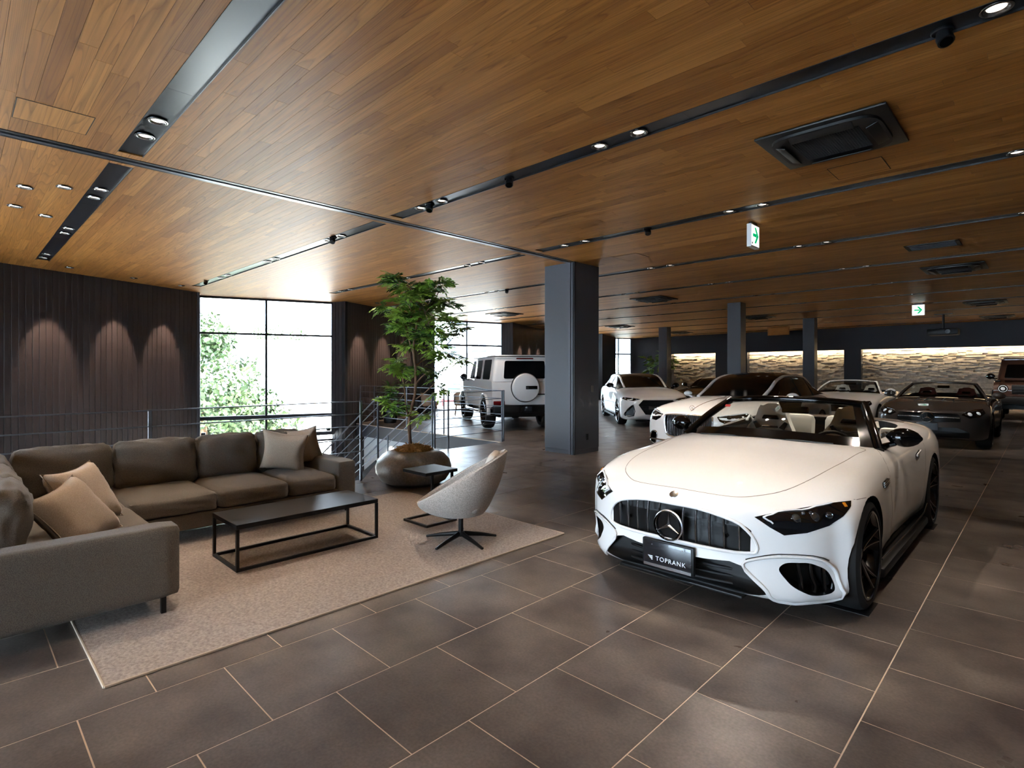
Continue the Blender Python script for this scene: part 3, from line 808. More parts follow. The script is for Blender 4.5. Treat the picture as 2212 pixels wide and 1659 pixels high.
WASH = 620
GAIN = 1.35
LIGHT_DEFAULT = [60, 60, 60, 45, 40, 36, 32, 30]
LIGHTS = {
    (0, -5.02): (80, (-4.2, 0.9, 0), 55), (0, -5.42): (60, (-5.6, 0.6, 0.4), 55),
    (0, -7.35): (70, (-5.6, 0.9, 0.4), 50), (0, -7.74): (60, (-5.9, 2.0, 0.4), 45),
    (0, -12.04): (60, (-14.4, 2.4, 1.2), 38), (0, -12.45): (60, (-14.0, 1.2, 1.2), 38),
    (1, -7.35): (70, (-5.4, 2.6, 0.3), 45), (1, -7.74): (60, (-6.2, 4.6, 0.8), 45),
    (1, -5.02): (80, (-4.4, 2.2, 0), 50), (1, -5.42): (70, (-4.2, 3.4, 0), 50),
    (1, -2.42): (70, (-1.9, 4.2, 0.8), 55), (1, -2.81): (70, (-2.2, 3.4, 0.4), 55),
    (1, -0.20): (85, (-0.9, 4.2, 0.5), 60),
    (2, -2.42): (210, (-1.8, 6.15, 0.9), 44), (2, -2.81): (80, (-1.9, 4.6, 0.8), 42),
    (2, -0.20): (110, (-0.9, 6.2, 0.6), 55),
    (2, -5.02): (80, (-4.6, 8.2, 0), 60), (2, -5.42): (80, (-4.4, 9.2, 0.6), 50),
    (4, -2.42): (110, (-1.7, 14.6, 0.8), 45), (4, -2.81): (90, (-1.8, 13.9, 0.5), 45), (5, -2.42): (80, (-1.7, 15.4, 0.9), 45), (5, -2.81): (80, (-3.6, 16.4, 0.9), 45),
    (7, -2.42): (150, (-0.7, 23.2, 1.0), 40), (7, -0.2): (150, (-0.2, 23.4, 1.0), 45), (6, -2.42): (60, (-3.6, 18.5, 0.9), 50),
    (3, -5.02): (110, (-4.4, 9.6, 0.8), 50), (3, -5.42): (100, (-4.9, 9.0, 0.6), 50),
}
OFF_LIGHTS = [(-1.9, 0.4, 60, (-3.9, 0.6, 0.3), 45), (-2.42, 1.17, 60, (-1.9, 3.3, 0.5), 60), (-2.81, 1.17, 60, (-2.6, 2.0, 0), 75), (-0.2, 1.17, 50, (-0.8, 2.2, 0), 75)]
build_ceiling_fittings()
# ------------------------------------------------------------------ car tools
from mathutils.interpolate import poly_3d_calc
def pchip(xs, ys, xq):
    xs = np.asarray(xs, float); ys = np.asarray(ys, float); xq = np.asarray(xq, float)
    h = np.diff(xs); d = (np.diff(ys, axis=0).T/h).T
    m = np.zeros_like(ys)
    for i in range(1, len(xs)-1):
        w1 = 2*h[i]+h[i-1]; w2 = h[i]+2*h[i-1]
        a, b = d[i-1], d[i]
        with np.errstate(divide='ignore', invalid='ignore'):
            hm = (w1+w2)/(w1/a+w2/b)
        m[i] = np.where(a*b > 0, np.nan_to_num(hm), 0)
    m[0] = d[0]; m[-1] = d[-1]
    k = np.clip(np.searchsorted(xs, xq)-1, 0, len(xs)-2); t = (xq-xs[k])/h[k]
    t2 = t*t; t3 = t2*t
    def c(v): return v.reshape((-1,)+(1,)*(ys.ndim-1))
    return c(2*t3-3*t2+1)*ys[k]+c((t3-2*t2+t)*h[k])*m[k]+c(-2*t3+3*t2)*ys[k+1]+c((t3-t2)*h[k])*m[k+1]

def catmull_pts(P, n, closed=False):
    P = [Vector(p) for p in P]; out = []; m = len(P)
    for i in range(m if closed else m-1):
        p0 = P[(i-1) % m] if closed or i > 0 else P[0]; p1 = P[i]; p2 = P[(i+1) % m]; p3 = P[(i+2) % m] if closed or i+2 < m else P[-1]
        for k in range(n):
            t = k/n; t2 = t*t; t3 = t2*t
            out.append(0.5*((2*p1)+(-p0+p2)*t+(2*p0-5*p1+4*p2-p3)*t2+(-p0+3*p1-3*p2+p3)*t3))
    if not closed: out.append(P[-1])
    return out

def body_row(q, w, zb, zsh, xc, zcr, xh, zh, zc, sw=0.0, zm=None):
    zm = zm if zm is not None else 0.5*(zb+0.16+zsh)
    P = [(0, zb), (0.80*w, zb), (0.955*w, zb+0.045), (0.985*w, zb+0.15), (w, zm), (0.985*w, zsh), (xc, zcr), (xh, zh), (xh*0.5, zh+0.72*(zc-zh)), (0, zc)]
    return [(x, q+sw*(x/w)**3 if w else q, z) for x, z in P]

def loft_body(rows, L, nose=(0.14, 0.42, 4.0), tail=(0.10, 0.55, 4.0), nu=46, nv=88):
    """closed smooth shell; y runs from the nose (0) to the tail (L), then centred"""
    R = [np.array(r) for r in rows]
    def cap(r, b, zc, e, sgn):
        out = []
        for s in (0.0, 0.25, 0.5, 0.72, 0.88, 0.96):
            c = r.copy(); c[:, 0] *= s; c[:, 2] = zc+(r[:, 2]-zc)*s
            y0 = r[0, 1]; yb = y0+(r[:, 1]-y0)*(s**2.2)
            c[:, 1] = yb+sgn*b*(1-s**e)**0.5
            out.append(c)
        return out
    rows = cap(R[0], nose[0], nose[1], nose[2], -1)+R+cap(R[-1], tail[0], tail[1], tail[2], 1)[::-1]
    A = np.array(rows)                                     # rows x cols x 3
    u = np.concatenate([[0], np.cumsum(np.linalg.norm(np.diff(A, axis=0), axis=2).mean(axis=1))])
    uq = np.linspace(0, u[-1], nv)
    B = np.stack([np.stack([pchip(u, A[:, j, c], uq) for c in range(3)], 1) for j in range(A.shape[1])], 1)   # nv x cols x 3
    v = np.concatenate([[0], np.cumsum(np.linalg.norm(np.diff(A[len(A)//2], axis=0), axis=1))])
    vq = np.linspace(0, v[-1], nu)
    G = np.stack([pchip(v, B[i], vq) for i in range(nv)], 0)
    G[:, 0, 0] = 0; G[:, -1, 0] = 0; G[..., 1] -= L/2
    mb = MB(); mb.grid([[tuple(p) for p in row] for row in G]); mb.mirror_x()
    bm = bmesh.new(); me = mb.mesh('body', 'car_white', recalc=False)
    bm.from_mesh(me); bmesh.ops.remove_doubles(bm, verts=bm.verts, dist=0.0006)
    bmesh.ops.dissolve_degenerate(bm, edges=bm.edges, dist=0.0003)
    bmesh.ops.recalc_face_normals(bm, faces=bm.faces); bm.to_mesh(me); bm.free(); me.update()
    return me

class Skin:
    """the uncut shell: surface look-ups for parts that follow it"""
    def __init__(s, me):
        s.v = [v.co.copy() for v in me.vertices]; s.n = [v.normal.copy() for v in me.vertices]
        s.p = [tuple(p.vertices) for p in me.polygons]; s.b = BVHTree.FromPolygons(s.v, s.p)
    def near(s, co):
        loc, nr, i, d = s.b.find_nearest(co); f = s.p[i]
        w = poly_3d_calc([s.v[k] for k in f], loc); n = Vector((0, 0, 0))
        for k, a in zip(f, w): n += s.n[k]*a
        return loc, n.normalized(), d
    def hit(s, o, d):
        loc, nr, i, dist = s.b.ray_cast(Vector(o), Vector(d).normalized())
        if loc is None: return None
        return loc, s.near(loc)[1]

def cut(me, cutters):
    """boolean difference of closed cutter meshes; cutter faces keep their own material"""
    a = bpy.data.objects.new('tmp_body', me); COL.objects.link(a); objs = [a]
    for c in cutters:
        o = bpy.data.objects.new('tmp_cut', c); COL.objects.link(o); objs.append(o)
        for m in c.materials:
            if m.name not in [x.name for x in me.materials]: me.materials.append(m)
        md = a.modifiers.new('b', 'BOOLEAN'); md.operation = 'DIFFERENCE'; md.object = o; md.solver = 'EXACT'; md.material_mode = 'TRANSFER'
    dg = bpy.context.evaluated_depsgraph_get(); ev = a.evaluated_get(dg); out = bpy.data.meshes.new_from_object(ev)
    for o in objs: bpy.data.objects.remove(o)
    return out

def shade_like(me, skin, paint=0):
    """paint faces take the uncut shell's smooth normals; cut walls stay flat"""
    nr = [None]*len(me.loops); cache = {}
    for p in me.polygons:
        p.use_smooth = True
        for li in p.loop_indices:
            vi = me.loops[li].vertex_index
            if vi not in cache: cache[vi] = skin.near(me.vertices[vi].co)
            loc, n, d = cache[vi]
            nr[li] = n if (d < 0.003 and n.dot(p.normal) > 0.55) else p.normal.copy()
    me.normals_split_custom_set([tuple(n) for n in nr])

def frame_of(pts, n=None):
    pts = [Vector(p) for p in pts]; c = sum(pts, Vector())/len(pts)
    if n is None:
        n = Vector()
        for i in range(len(pts)): n += (pts[i]-c).cross(pts[(i+1) % len(pts)]-c)
    n = Vector(n).normalized(); u = Vector((0, 0, 1)).cross(n)
    u = u.normalized() if u.length > 0.2 else Vector((1, 0, 0)); v = n.cross(u).normalized(); u = v.cross(n)
    return c, u, v, n

def cutter(pts, n, depth, mname, up=0.4, taper=1.0):
    c, u, v, n = frame_of(pts, n)
    P = [((Vector(p)-c).dot(u), (Vector(p)-c).dot(v), (Vector(p)-c).dot(n)) for p in pts]
    lo = min(p[2] for p in P)
    m = len(P); vs = [c+u*x+v*y+n*up for x, y, z in P]+[c+u*x*taper+v*y*taper+n*(lo-depth) for x, y, z in P]
    mb = MB(); tri = tessellate_polygon([[Vector((x, y, 0)) for x, y, z in P]])
    mb.add(vs, [(i, (i+1) % m, m+(i+1) % m, m+i) for i in range(m)]+[tuple(t) for t in tri]+[tuple(m+k for k in reversed(t)) for t in tri])
    return mb.mesh('cutter', mname)

def patch(skin, pts, n, off=0.003, step=0.04, thick=0.012, mname='gloss_black', name='panel', parent=None, sink=0.0):
    """a thin panel whose face follows the shell inside an outline"""
    c, u, v, n = frame_of(pts, n)
    P = [Vector(((Vector(p)-c).dot(u), (Vector(p)-c).dot(v), 0)) for p in pts]
    bm = bmesh.new(); f = bm.faces.new([bm.verts.new(p) for p in P])
    for ax in (0, 1):
        lo = min(p[ax] for p in P); hi = max(p[ax] for p in P); k = lo+step
        while k < hi:
            pn = Vector((1, 0, 0)) if ax == 0 else Vector((0, 1, 0))
            bmesh.ops.bisect_plane(bm, geom=list(bm.verts)+list(bm.edges)+list(bm.faces), plane_co=pn*k, plane_no=pn)
            k += step
    bmesh.ops.triangulate(bm, faces=bm.faces)
    for q in bm.verts:
        o = c+u*q.co.x+v*q.co.y; h = skin.hit(o+n*0.5, -n)
        if h is None or (h[0]-o).dot(n) < -0.25: loc, nn, _ = skin.near(o)
        else: loc, nn = h
        q.co = loc+nn*off
    bm.normal_update()
    if thick:
        r = bmesh.ops.extrude_face_region(bm, geom=list(bm.faces)); ev = [e for e in r['geom'] if isinstance(e, bmesh.types.BMVert)]
        for q in ev: q.co -= n*thick
    bmesh.ops.recalc_face_normals(bm, faces=bm.faces)
    mb = MB(); mb.bm(bm)
    return mb.build(name, mname, parent, 30)

def on_skin(skin, pts, off=0.0, n=1, closed=False):
    P = catmull_pts(pts, n, closed) if n > 1 else [Vector(p) for p in pts]
    return [(lambda r: r[0]+r[1]*off)(skin.near(p)) for p in P]

def rounded(poly, r, k=5):
    """round the corners of a 2-D outline"""
    out = []; m = len(poly)
    for i in range(m):
        p = Vector(poly[i]); a = Vector(poly[i-1]); b = Vector(poly[(i+1) % m])
        da = (a-p); db = (b-p); rr = min(r, da.length*0.45, db.length*0.45); s = p+da.normalized()*rr; e = p+db.normalized()*rr
        for j in range(k+1):
            t = j/k; out.append(tuple((s*(1-t)**2+p*2*t*(1-t)+e*t*t)))
    return out

def star_emblem(parent, c, R, n=(0, -1, 0), mname='chrome', ring=0.008):
    n = Vector(n).normalized(); u = Vector((1, 0, 0)); u = (u-n*u.dot(n)).normalized(); v = n.cross(u); c = Vector(c)
    if v.z < 0: v = -v
    b = MB(); b.tube([c+u*R*math.cos(k*2*PI/36)+v*R*math.sin(k*2*PI/36) for k in range(36)], ring, 8, closed=True)
    for k in range(3):
        a = PI/2+k*2*PI/3; d = u*math.cos(a)+v*math.sin(a); e = -u*math.sin(a)+v*math.cos(a)
        w = R*0.13
        vs = [c+d*R, c+e*w-d*w*0.55, c-e*w-d*w*0.55, c+n*R*0.10, c-n*0.004]
        b.add(vs, [(0, 1, 3), (0, 3, 2), (1, 2, 3), (0, 4, 1), (0, 2, 4), (1, 4, 2)])
    return b.build('star_emblem', mname, parent, 30)

WHEELS = {}
def wheel(parent, x, y, side, R=0.345, W=0.27, rimR=0.268, spokes=5, twin=True, m_spoke='rim_black', m_edge=None, steer=0.0):
    """part 'wheel' (tyre) with rim, spokes, disc and caliper; axis along x, side = +1/-1 the outer face"""
    key = (R, W, rimR, spokes, twin, m_spoke)
    if key not in WHEELS:
        h = W/2; Mx = Matrix.Rotation(PI/2, 4, 'Y')          # lathe axis z -> +x
        d = {}
        d['tyre'] = MB().lathe([(rimR-0.004, -h*0.80), (rimR+0.02, -h*0.98), (R-0.045, -h), (R-0.012, -h*0.86), (R, -h*0.66), (R, 0), (R, h*0.66), (R-0.012, h*0.86), (R-0.045, h), (rimR+0.02, h*0.98), (rimR-0.004, h*0.80)], 56, Mx, True).mesh('tyre', 'tyre', 30)
        d['rim'] = MB().lathe([(rimR, -h*0.8), (rimR-0.012, -h*0.6), (rimR-0.025, h*0.2), (rimR-0.016, h*0.72), (rimR, h*0.93), (rimR+0.008, h*0.96), (rimR+0.003, h*0.86), (rimR-0.006, h*0.5), (rimR-0.006, -h*0.8)], 56, Mx, True).mesh('rim', m_spoke, 35)
        d['lip'] = MB().lathe([(rimR-0.004, h*0.945), (rimR+0.003, h*0.975), (rimR+0.009, h*0.955)], 56, Mx).mesh('rim_lip', 'rim_silver', 35)
        sp = MB(); ed = MB()
        for a0 in ((-0.13, 0.13) if twin else (0.0,)):
            w0, w1 = (0.022, 0.013) if twin else (0.040, 0.028)
            rows = []
            for t in (0, 0.25, 0.5, 0.75, 1.0):
                r = 0.055+(rimR-0.06)*t; an = a0*(0.55+0.75*t); w = w0+(w1-w0)*t; xx = h*(0.50+0.36*t**1.5); dx = 0.03
                c, s = math.cos(an), math.sin(an)
                q = [(xx, r*c-w*(-s), r*s-w*c), (xx+0.010, r*c, r*s), (xx, r*c+w*(-s), r*s+w*c), (xx-dx, r*c, r*s)]
                rows.append(q)
            sp.grid([[row[k] for row in rows]+[] for k in range(4)], closed_u=True)
            ed.tube([(row[0][0]+0.006, (row[0][1]+row[1][1])/2, (row[0][2]+row[1][2])/2) for row in rows], 0.0045, 6)
        d['spoke'] = sp.mesh('spoke', m_spoke, 35); d['edge'] = ed.mesh('spoke_edge', 'rim_silver', 35)
        d['hub'] = MB().lathe([(0.001, h*0.58), (0.03, h*0.58), (0.045, h*0.50), (0.075, h*0.44), (0.08, h*0.25)], 24, Mx).mesh('hub', m_spoke, 35)
        d['disc'] = MB().lathe([(0.08, h*0.02), (0.185, h*0.02), (0.187, -h*0.16), (0.08, -h*0.16)], 40, Mx, True).mesh('brake_disc', 'rim_silver', 35)
        d['barrel'] = MB().lathe([(0.0, -h*0.3), (rimR-0.012, -h*0.3)], 40, Mx).mesh('brake_shield', 'grille_black')
        ca = MB(); 
        pts = [(0.0, 0.165*math.cos(t), 0.165*math.sin(t)) for t in np.linspace(-0.45, 0.45, 7)]
        ca.tube(pts, [(0.035, 0.05)]*7, 8, ref=(1, 0, 0)); d['caliper'] = ca.mesh('caliper', m_edge or 'rim_silver', 30)
        WHEELS[key] = d
    d = WHEELS[key]; rot = (0, 0, 0 if side > 0 else PI)
    w = link('wheel', d['tyre'], parent, (x, y, R)); w.rotation_euler = (0, 0, rot[2]+steer)
    for k, nm in (('rim', 'rim'), ('lip', 'rim_lip'), ('hub', 'hub'), ('disc', 'brake_disc'), ('barrel', 'brake_shield')): link(nm, d[k], w)
    o = link('caliper', d['caliper'], w, (0.0, 0, 0)); o.rotation_euler = (0.5, 0, 0)
    for k in range(spokes):
        a = k*2*PI/spokes+PI/2
        s = link('spoke', d['spoke'], w); s.rotation_euler = (a, 0, 0)
        s = link('spoke_edge', d['edge'], w); s.rotation_euler = (a, 0, 0)
    return w

def wheel_well(y, R, w, zr=None, inner=0.42, mname='grille_black'):
    """a cutter for one axle, right through both sides but leaving the middle"""
    out = []
    for s in (-1, 1):
        mb = MB(); M = Matrix.Translation((s*inner, y, zr or R)) @ Matrix.Rotation(PI/2*s, 4, 'Y')
        n = 40; pl = [(R*math.cos(k*2*PI/n), R*math.sin(k*2*PI/n)) for k in range(n)]
        mb.prism(pl, 0, w, M); out.append(mb.mesh('well', mname))
    return out

def mirrored(pts): return [(-p[0], p[1], p[2]) for p in pts][::-1]

def glass_grid(base, head, nu=16, nv=10, bulge=0.0, side=None):
    """ruled surface between two curves (lists of points from -x to +x)"""
    B = catmull_pts(base, nu//(len(base)-1)); H = catmull_pts(head, nu//(len(head)-1)); n = min(len(B), len(H)); rows = []
    for j in range(nv+1):
        t = j/nv; rows.append([B[i].lerp(H[i], t)+Vector((0, -bulge*math.sin(PI*t)*0.7, bulge*math.sin(PI*t))) for i in range(n)])
    return rows

def strip_of(rows, i0, i1, j0, j1, off):
    """a cut-out of a surface grid, lifted a little outwards"""
    nv = len(rows); nu = len(rows[0]); out = []
    for j in range(j0, j1+1):
        r = []
        for i in range(i0, i1+1):
            p = rows[j][i]; du = rows[j][min(i+1, nu-1)]-rows[j][max(i-1, 0)]; dv = rows[min(j+1, nv-1)][i]-rows[max(j-1, 0)][i]
            n = du.cross(dv).normalized()
            if n.y > 0: n = -n
            r.append(p+n*off)
        out.append(r)
    return out

HERO_L = 4.62
HERO_ROWS = [body_row(*r) for r in (
    (0.16, .850, .13, .58, .74, .655, .46, .715, .735, .29),
    (0.34, .925, .13, .62, .79, .715, .50, .765, .785, .17),
    (0.60, .952, .14, .68, .81, .785, .53, .815, .835, .08),
    (0.90, .958, .15, .72, .82, .825, .55, .850, .872),
    (1.25, .945, .16, .74, .82, .850, .57, .885, .912),
    (1.60, .928, .17, .76, .82, .880, .60, .925, .955),
    (2.00, .920, .18, .78, .82, .895, .62, .935, .965),
    (2.60, .925, .18, .79, .83, .905, .64, .945, .970),
    (3.10, .945, .18, .80, .85, .935, .66, .975, .990),
    (3.55, .962, .17, .80, .86, .955, .64, 1.00, 1.015),
    (4.00, .945, .18, .78, .84, .935, .62, .985, 1.005),
    (4.35, .900, .22, .72, .80, .885, .58, .940, .965, -.10),
    (4.52, .840, .26, .66, .74, .830, .52, .895, .920, -.20))]
HERO_LOC = (-1.74, 3.28+HERO_L/2, 0)
# ------------------------------------------------------------------ the white roadster in front
def text_mesh(body, size, M, mname, parent, name, spacing=1.0, extr=0.0008):
    cu = bpy.data.curves.new('text', 'FONT'); cu.body = body; cu.size = size; cu.align_x = 'CENTER'; cu.align_y = 'CENTER'; cu.extrude = extr; cu.space_character = spacing
    o = bpy.data.objects.new('tmp_text', cu); COL.objects.link(o)
    dg = bpy.context.evaluated_depsgraph_get(); me = bpy.data.meshes.new_from_object(o.evaluated_get(dg)); bpy.data.objects.remove(o)
    me.transform(M); me.materials.clear(); me.materials.append(MATS[mname])
    return link(name, me, parent)

def seat(parent, x, y, mname='leather_white', s=1.0, top=1.17, name='seat', tilt=0.2):
    """bucket seat with a slotted one-piece headrest"""
    b = MB()
    prof = [(0.36, 0.27), (0.55, 0.275), (0.76, 0.27), (0.86, 0.25), (0.93, 0.215), (0.99, 0.175), (1.05, 0.150), (1.11, 0.135), (top-0.02, 0.115), (top, 0.085)]
    rows = []
    for z, w in prof:
        yy = y+tilt*(z-0.4); r = []
        for t in np.linspace(-1, 1, 15):
            edge = abs(t)**4
            r.append((x+t*w, yy-0.05-0.055*edge*(1.0 if z < 0.95 else 0.3)+0.02, z-0.03*edge*(1 if z == top else 0)))
        rows.append(r)
    fr = rows; bk = [[(p[0]*1.0, p[1]+0.10, p[2]) for p in r] for r in rows]
    loop = [fr[i]+bk[i][::-1] for i in range(len(rows))]
    loop = [l+[l[0]] for l in loop]
    b.grid(loop); n = len(loop[0])-1
    b.add(loop[-1][:-1], [tuple(range(n))])
    o = b.build(name, mname, parent, 50, merge=0.001)
    yt = y+tilt*0.63
    MB().prism(rounded([(x-0.085, 0), (x+0.085, 0), (x+0.065, 0.042), (x-0.065, 0.042)], 0.012), 0, 0.03, Matrix.Translation((0, yt-0.045, 1.005)) @ Matrix.Rotation(PI/2, 4, 'X')).build('headrest_slot', 'gloss_black', o)
    MB().box((x, yt-0.075, 0.925), (0.16, 0.012, 0.022), 0.004).build('chrome_bar', 'chrome', o, 40)
    for sgn in (-1, 1):
        MB().prism([(0, 0), (sgn*0.055, 0.065), (sgn*0.085, 0.05), (sgn*0.05, -0.02)], 0, 0.02, Matrix.Translation((x+sgn*0.09, yt-0.062, 0.915)) @ Matrix.Rotation(PI/2, 4, 'X')).build('shoulder_slot', 'satin_black', o)
    MB().box((x, y-0.24, 0.40), (0.50*s, 0.48, 0.14), 0.05).build('squab', mname, o, 50)
    return o

def front_plate(car, y, z, text='TOPRANK', rx=0.0, name='number_plate'):
    """dealer plate: black board, white wordmark, silver foot strip"""
    p = MB().box((0, 0, 0), (0.33, 0.010, 0.165), 0.004).build(name, 'plate_black', car, 40, loc=(0, y, z)); p.rotation_euler = (rx, 0, 0)
    Mf = Matrix.Translation((0.025, -0.0056, -0.028)) @ Matrix.Rotation(PI/2, 4, 'X')
    text_mesh(text, 0.040, Mf, 'plate_text', p, 'wordmark', 1.18)
    mk = MB()
    for k, (x0, x1) in enumerate(((0.0, 0.034), (0.010, 0.034), (0.020, 0.034))):
        mk.prism([(x0, -k*0.010), (x1, -k*0.010), (x1, -k*0.010-0.007), (x0+0.007, -k*0.010-0.007)], 0, 0.0008, Matrix.Translation((-0.135, -0.0056, -0.015)) @ Matrix.Rotation(PI/2, 4, 'X'))
    mk.build('logo_mark', 'plate_text', p)
    MB().bx(-0.165, 0.165, -0.0075, -0.004, -0.0825, -0.064).build('foot_strip', 'rim_silver', p)
    for s in (-1, 1): MB().lathe([(0.0005, 0.003), (0.004, 0.003), (0.005, 0)], 10, Matrix.Translation((s*0.105, -0.005, 0.06)) @ Matrix.Rotation(PI/2, 4, 'X')).build('plate_screw', 'rim_silver', p)
    return p

def door_mirror(car, sx, x, y, z, m='gloss_black', w=0.115, h=0.075, foot=None):
    b = MB(); rows = []
    for t in np.linspace(0, 1, 9):
        a = t*PI; rr = max(0.02, math.sin(a))**0.55
        rows.append([(sx*(x-w+2*w*t), y+(-0.075 if math.cos(k*2*PI/16) < 0 else 0.055)*abs(math.cos(k*2*PI/16))*rr+0.05*t, z+h*math.sin(k*2*PI/16)*rr-0.008*t) for k in range(17)])
    b.grid(rows)
    o = b.build('door_mirror', m, car, 50, merge=0.0008)
    f = foot or (sx*(x-w-0.07), y-0.02, z-0.10)
    MB().tube([(sx*(x-w*0.45), y, z-h*0.7), (sx*(x-w*0.9), y-0.005, z-h*0.95), f], [(0.02, 0.035), (0.022, 0.04), (0.03, 0.05)], 10).build('mirror_foot', m, o, 40)
    return o

def windscreen(car, base, head, m_frame='gloss_black', nu=24, nv=12, side=3, low=2, top=1, tubes=True, bulge=0.02, glass='car_glass', pr=0.028, m_pillar=None):
    rows = glass_grid(base, head, nu, nv, bulge); n = len(rows[0])
    MB().grid(rows).build('windscreen', glass, car, 60)
    fr = MB(); M = len(rows)-1
    for (i0, i1, j0, j1) in ((0, side, 0, M), (n-1-side, n-1, 0, M), (side, n-1-side, 0, low), (side, n-1-side, M-top, M)):
        if i1 > i0 and j1 > j0: fr.grid(strip_of(rows, i0, i1, j0, j1, 0.004))
    fr.build('screen_border', m_frame, car, 60)
    if tubes:
        for k in (0, n-1):
            P = [r[k] for r in rows]
            MB().tube([P[0]+(P[0]-P[1])*0.6]+P, pr, 10, ref=(1, 0, 0)).build('windscreen_pillar', m_pillar or m_frame, car, 60)
        H = rows[-1]
        MB().tube(H, [(pr*0.8, pr*1.3)]*n, 10).build('windscreen_header', m_pillar or m_frame, car, 60)
    return rows

def wheel_mat(car, x, y, w=0.285, l=0.27):
    return MB().bx(x-w/2, x+w/2, y-l/2, y+l/2, 0.0005, 0.004, 0.001).build('wheel_mat', 'satin_black', car)

def hero_car():
    car = thing('roadster', 'large white open-top roadster with black windscreen frame and tall slatted grille, nearest the camera', 'car', HERO_LOC)
    L = HERO_L; fy, ry = 4.14-HERO_LOC[1], 6.78-HERO_LOC[1]
    me0 = loft_body(HERO_ROWS, L); sk = Skin(me0)
    grille = [(0, .648), (.17, .648), (.33, .628), (.44, .592), (.51, .535), (.545, .475), (.545, .445), (.52, .428), (.40, .420), (.2, .424), (0, .428)]
    gl = [(x, -2.25, z) for x, z in grille]; gl = gl+[(-x, y, z) for x, y, z in gl[-2:0:-1]]
    gl = [tuple(p) for p in catmull_pts(gl, 4, True)]
    low = [(0, .350), (.22, .352), (.37, .362), (.43, .345), (.52, .255), (.57, .185), (.58, .155), (.3, .150), (0, .150)]
    lw = [(x, -2.22, z) for x, z in low]; lw = lw+[(-x, y, z) for x, y, z in lw[-2:0:-1]]
    hole = [(.590, -2.12, .350), (.625, -2.10, .392), (.690, -2.05, .398), (.743, -1.99, .394), (.800, -1.89, .348), (.832, -1.84, .268), (.838, -1.82, .205), (.805, -1.85, .178), (.735, -1.96, .182), (.665, -2.06, .235), (.622, -2.10, .290)]
    hole = [tuple(p) for p in catmull_pts(hole, 4, True)]
    hl = [(0.492, -2.177, 0.640), (0.63, -2.033, 0.676), (0.78, -1.844, 0.709), (0.882, -1.690, 0.720), (0.885, -1.725, 0.690), (0.860, -1.805, 0.640), (0.805, -1.88, 0.588), (0.724, -2.007, 0.556), (0.629, -2.095, 0.541), (0.567, -2.14, 0.584)]
    nh = Vector((0.50, -0.80, 0.34)); nw = Vector((0.55, -0.83, 0.0))
    cuts = [cutter(gl, (0, -1, 0), 0.05, 'grille_black'), cutter(lw, (0, -1, 0.0), 0.06, 'grille_black'),
            cutter(hole, nw, 0.07, 'grille_black', taper=0.85), cutter(mirrored(hole), (-nw.x, nw.y, nw.z), 0.07, 'grille_black', taper=0.85)]
    cuts += wheel_well(fy, 0.375, 0.7, 0.345)+wheel_well(ry, 0.375, 0.7, 0.345)
    # cockpit opening
    op = rounded([(-0.70, -0.45), (0.70, -0.45), (0.72, 0.2), (0.70, 1.02), (0.52, 1.22), (-0.52, 1.22), (-0.70, 1.02), (-0.72, 0.2)], 0.09)
    cuts.append(MB().prism(op, 0.36, 1.5).mesh('cutter', 'interior_dark'))
    me = cut(me0, cuts); shade_like(me, sk); me.name = 'body'
    body = link('body', me, car)
    # grille: chrome bars, star
    for k in range(-6, 7):
        if k == 0: continue
        x = k*0.0835 if abs(k) < 6 else (0.5*(1 if k > 0 else -1))
        zt = np.interp(abs(x), [0, .17, .33, .44, .51, .545], [.64, .64, .618, .58, .525, .47]); zb = np.interp(abs(x), [0, .2, .4, .52, .545], [.434, .432, .430, .437, .45])
        P = []
        for t in np.linspace(0, 1, 7):
            z = zb+(zt-zb)*t; h = sk.hit((x, -3, z), (0, 1, 0)); P.append(h[0]+Vector((0, 0.016+0.012*(1-t), 0)))
        MB().tube(P, [(0.014, 0.0055)]*len(P), 8, ref=(0, 1, 0)).build('grille_bar', 'chrome', body, 40)
    star_emblem(body, (0, -2.300, 0.518), 0.094)
    MB().lathe([(0.0005, 0), (0.088, 0.0), (0.09, 0.03)], 28, Matrix.Translation((0, -2.296, 0.518)) @ Matrix.Rotation(PI/2, 4, 'X')).build('star_base', 'gloss_black', body, 40)
    rim = on_skin(sk, gl[::2], 0.002); MB().tube(rim, 0.010, 8, closed=True).build('grille_surround', 'car_white', body, 40)
    for x in (-.33, .34): MB().lathe([(0.006, 0), (0.012, 0), (0.012, 0.02)], 14, Matrix.Translation((x, -2.20, .505)) @ Matrix.Rotation(PI/2, 4, 'X')).build('park_sensor', 'satin_black', body, 40)
    # hood badge
    e = sk.near(Vector((0, -2.225, 0.708))); q = e[1].to_track_quat('Z', 'Y').to_matrix().to_4x4()
    MB().lathe([(0.0005, 0.004), (0.02, 0.005), (0.028, 0.002), (0.030, 0)], 24, Matrix.Translation(e[0]) @ q).build('hood_badge', 'rim_silver', body, 40)
    # hood shut line and other joints
    hd = [(0, -2.15, .735), (.3, -2.13, .727), (.46, -2.03, .735), (.58, -1.87, .765), (.655, -1.6, .81), (.70, -1.17, .862), (.73, -.8, .89), (.745, -.60, .905), (.70, -.565, .915)]
    hd = mirrored(hd)[:-1]+hd
    MB().tube(on_skin(sk, hd, -0.0012, 5), 0.0030, 6).build('hood_joint', 'panel_line', body)
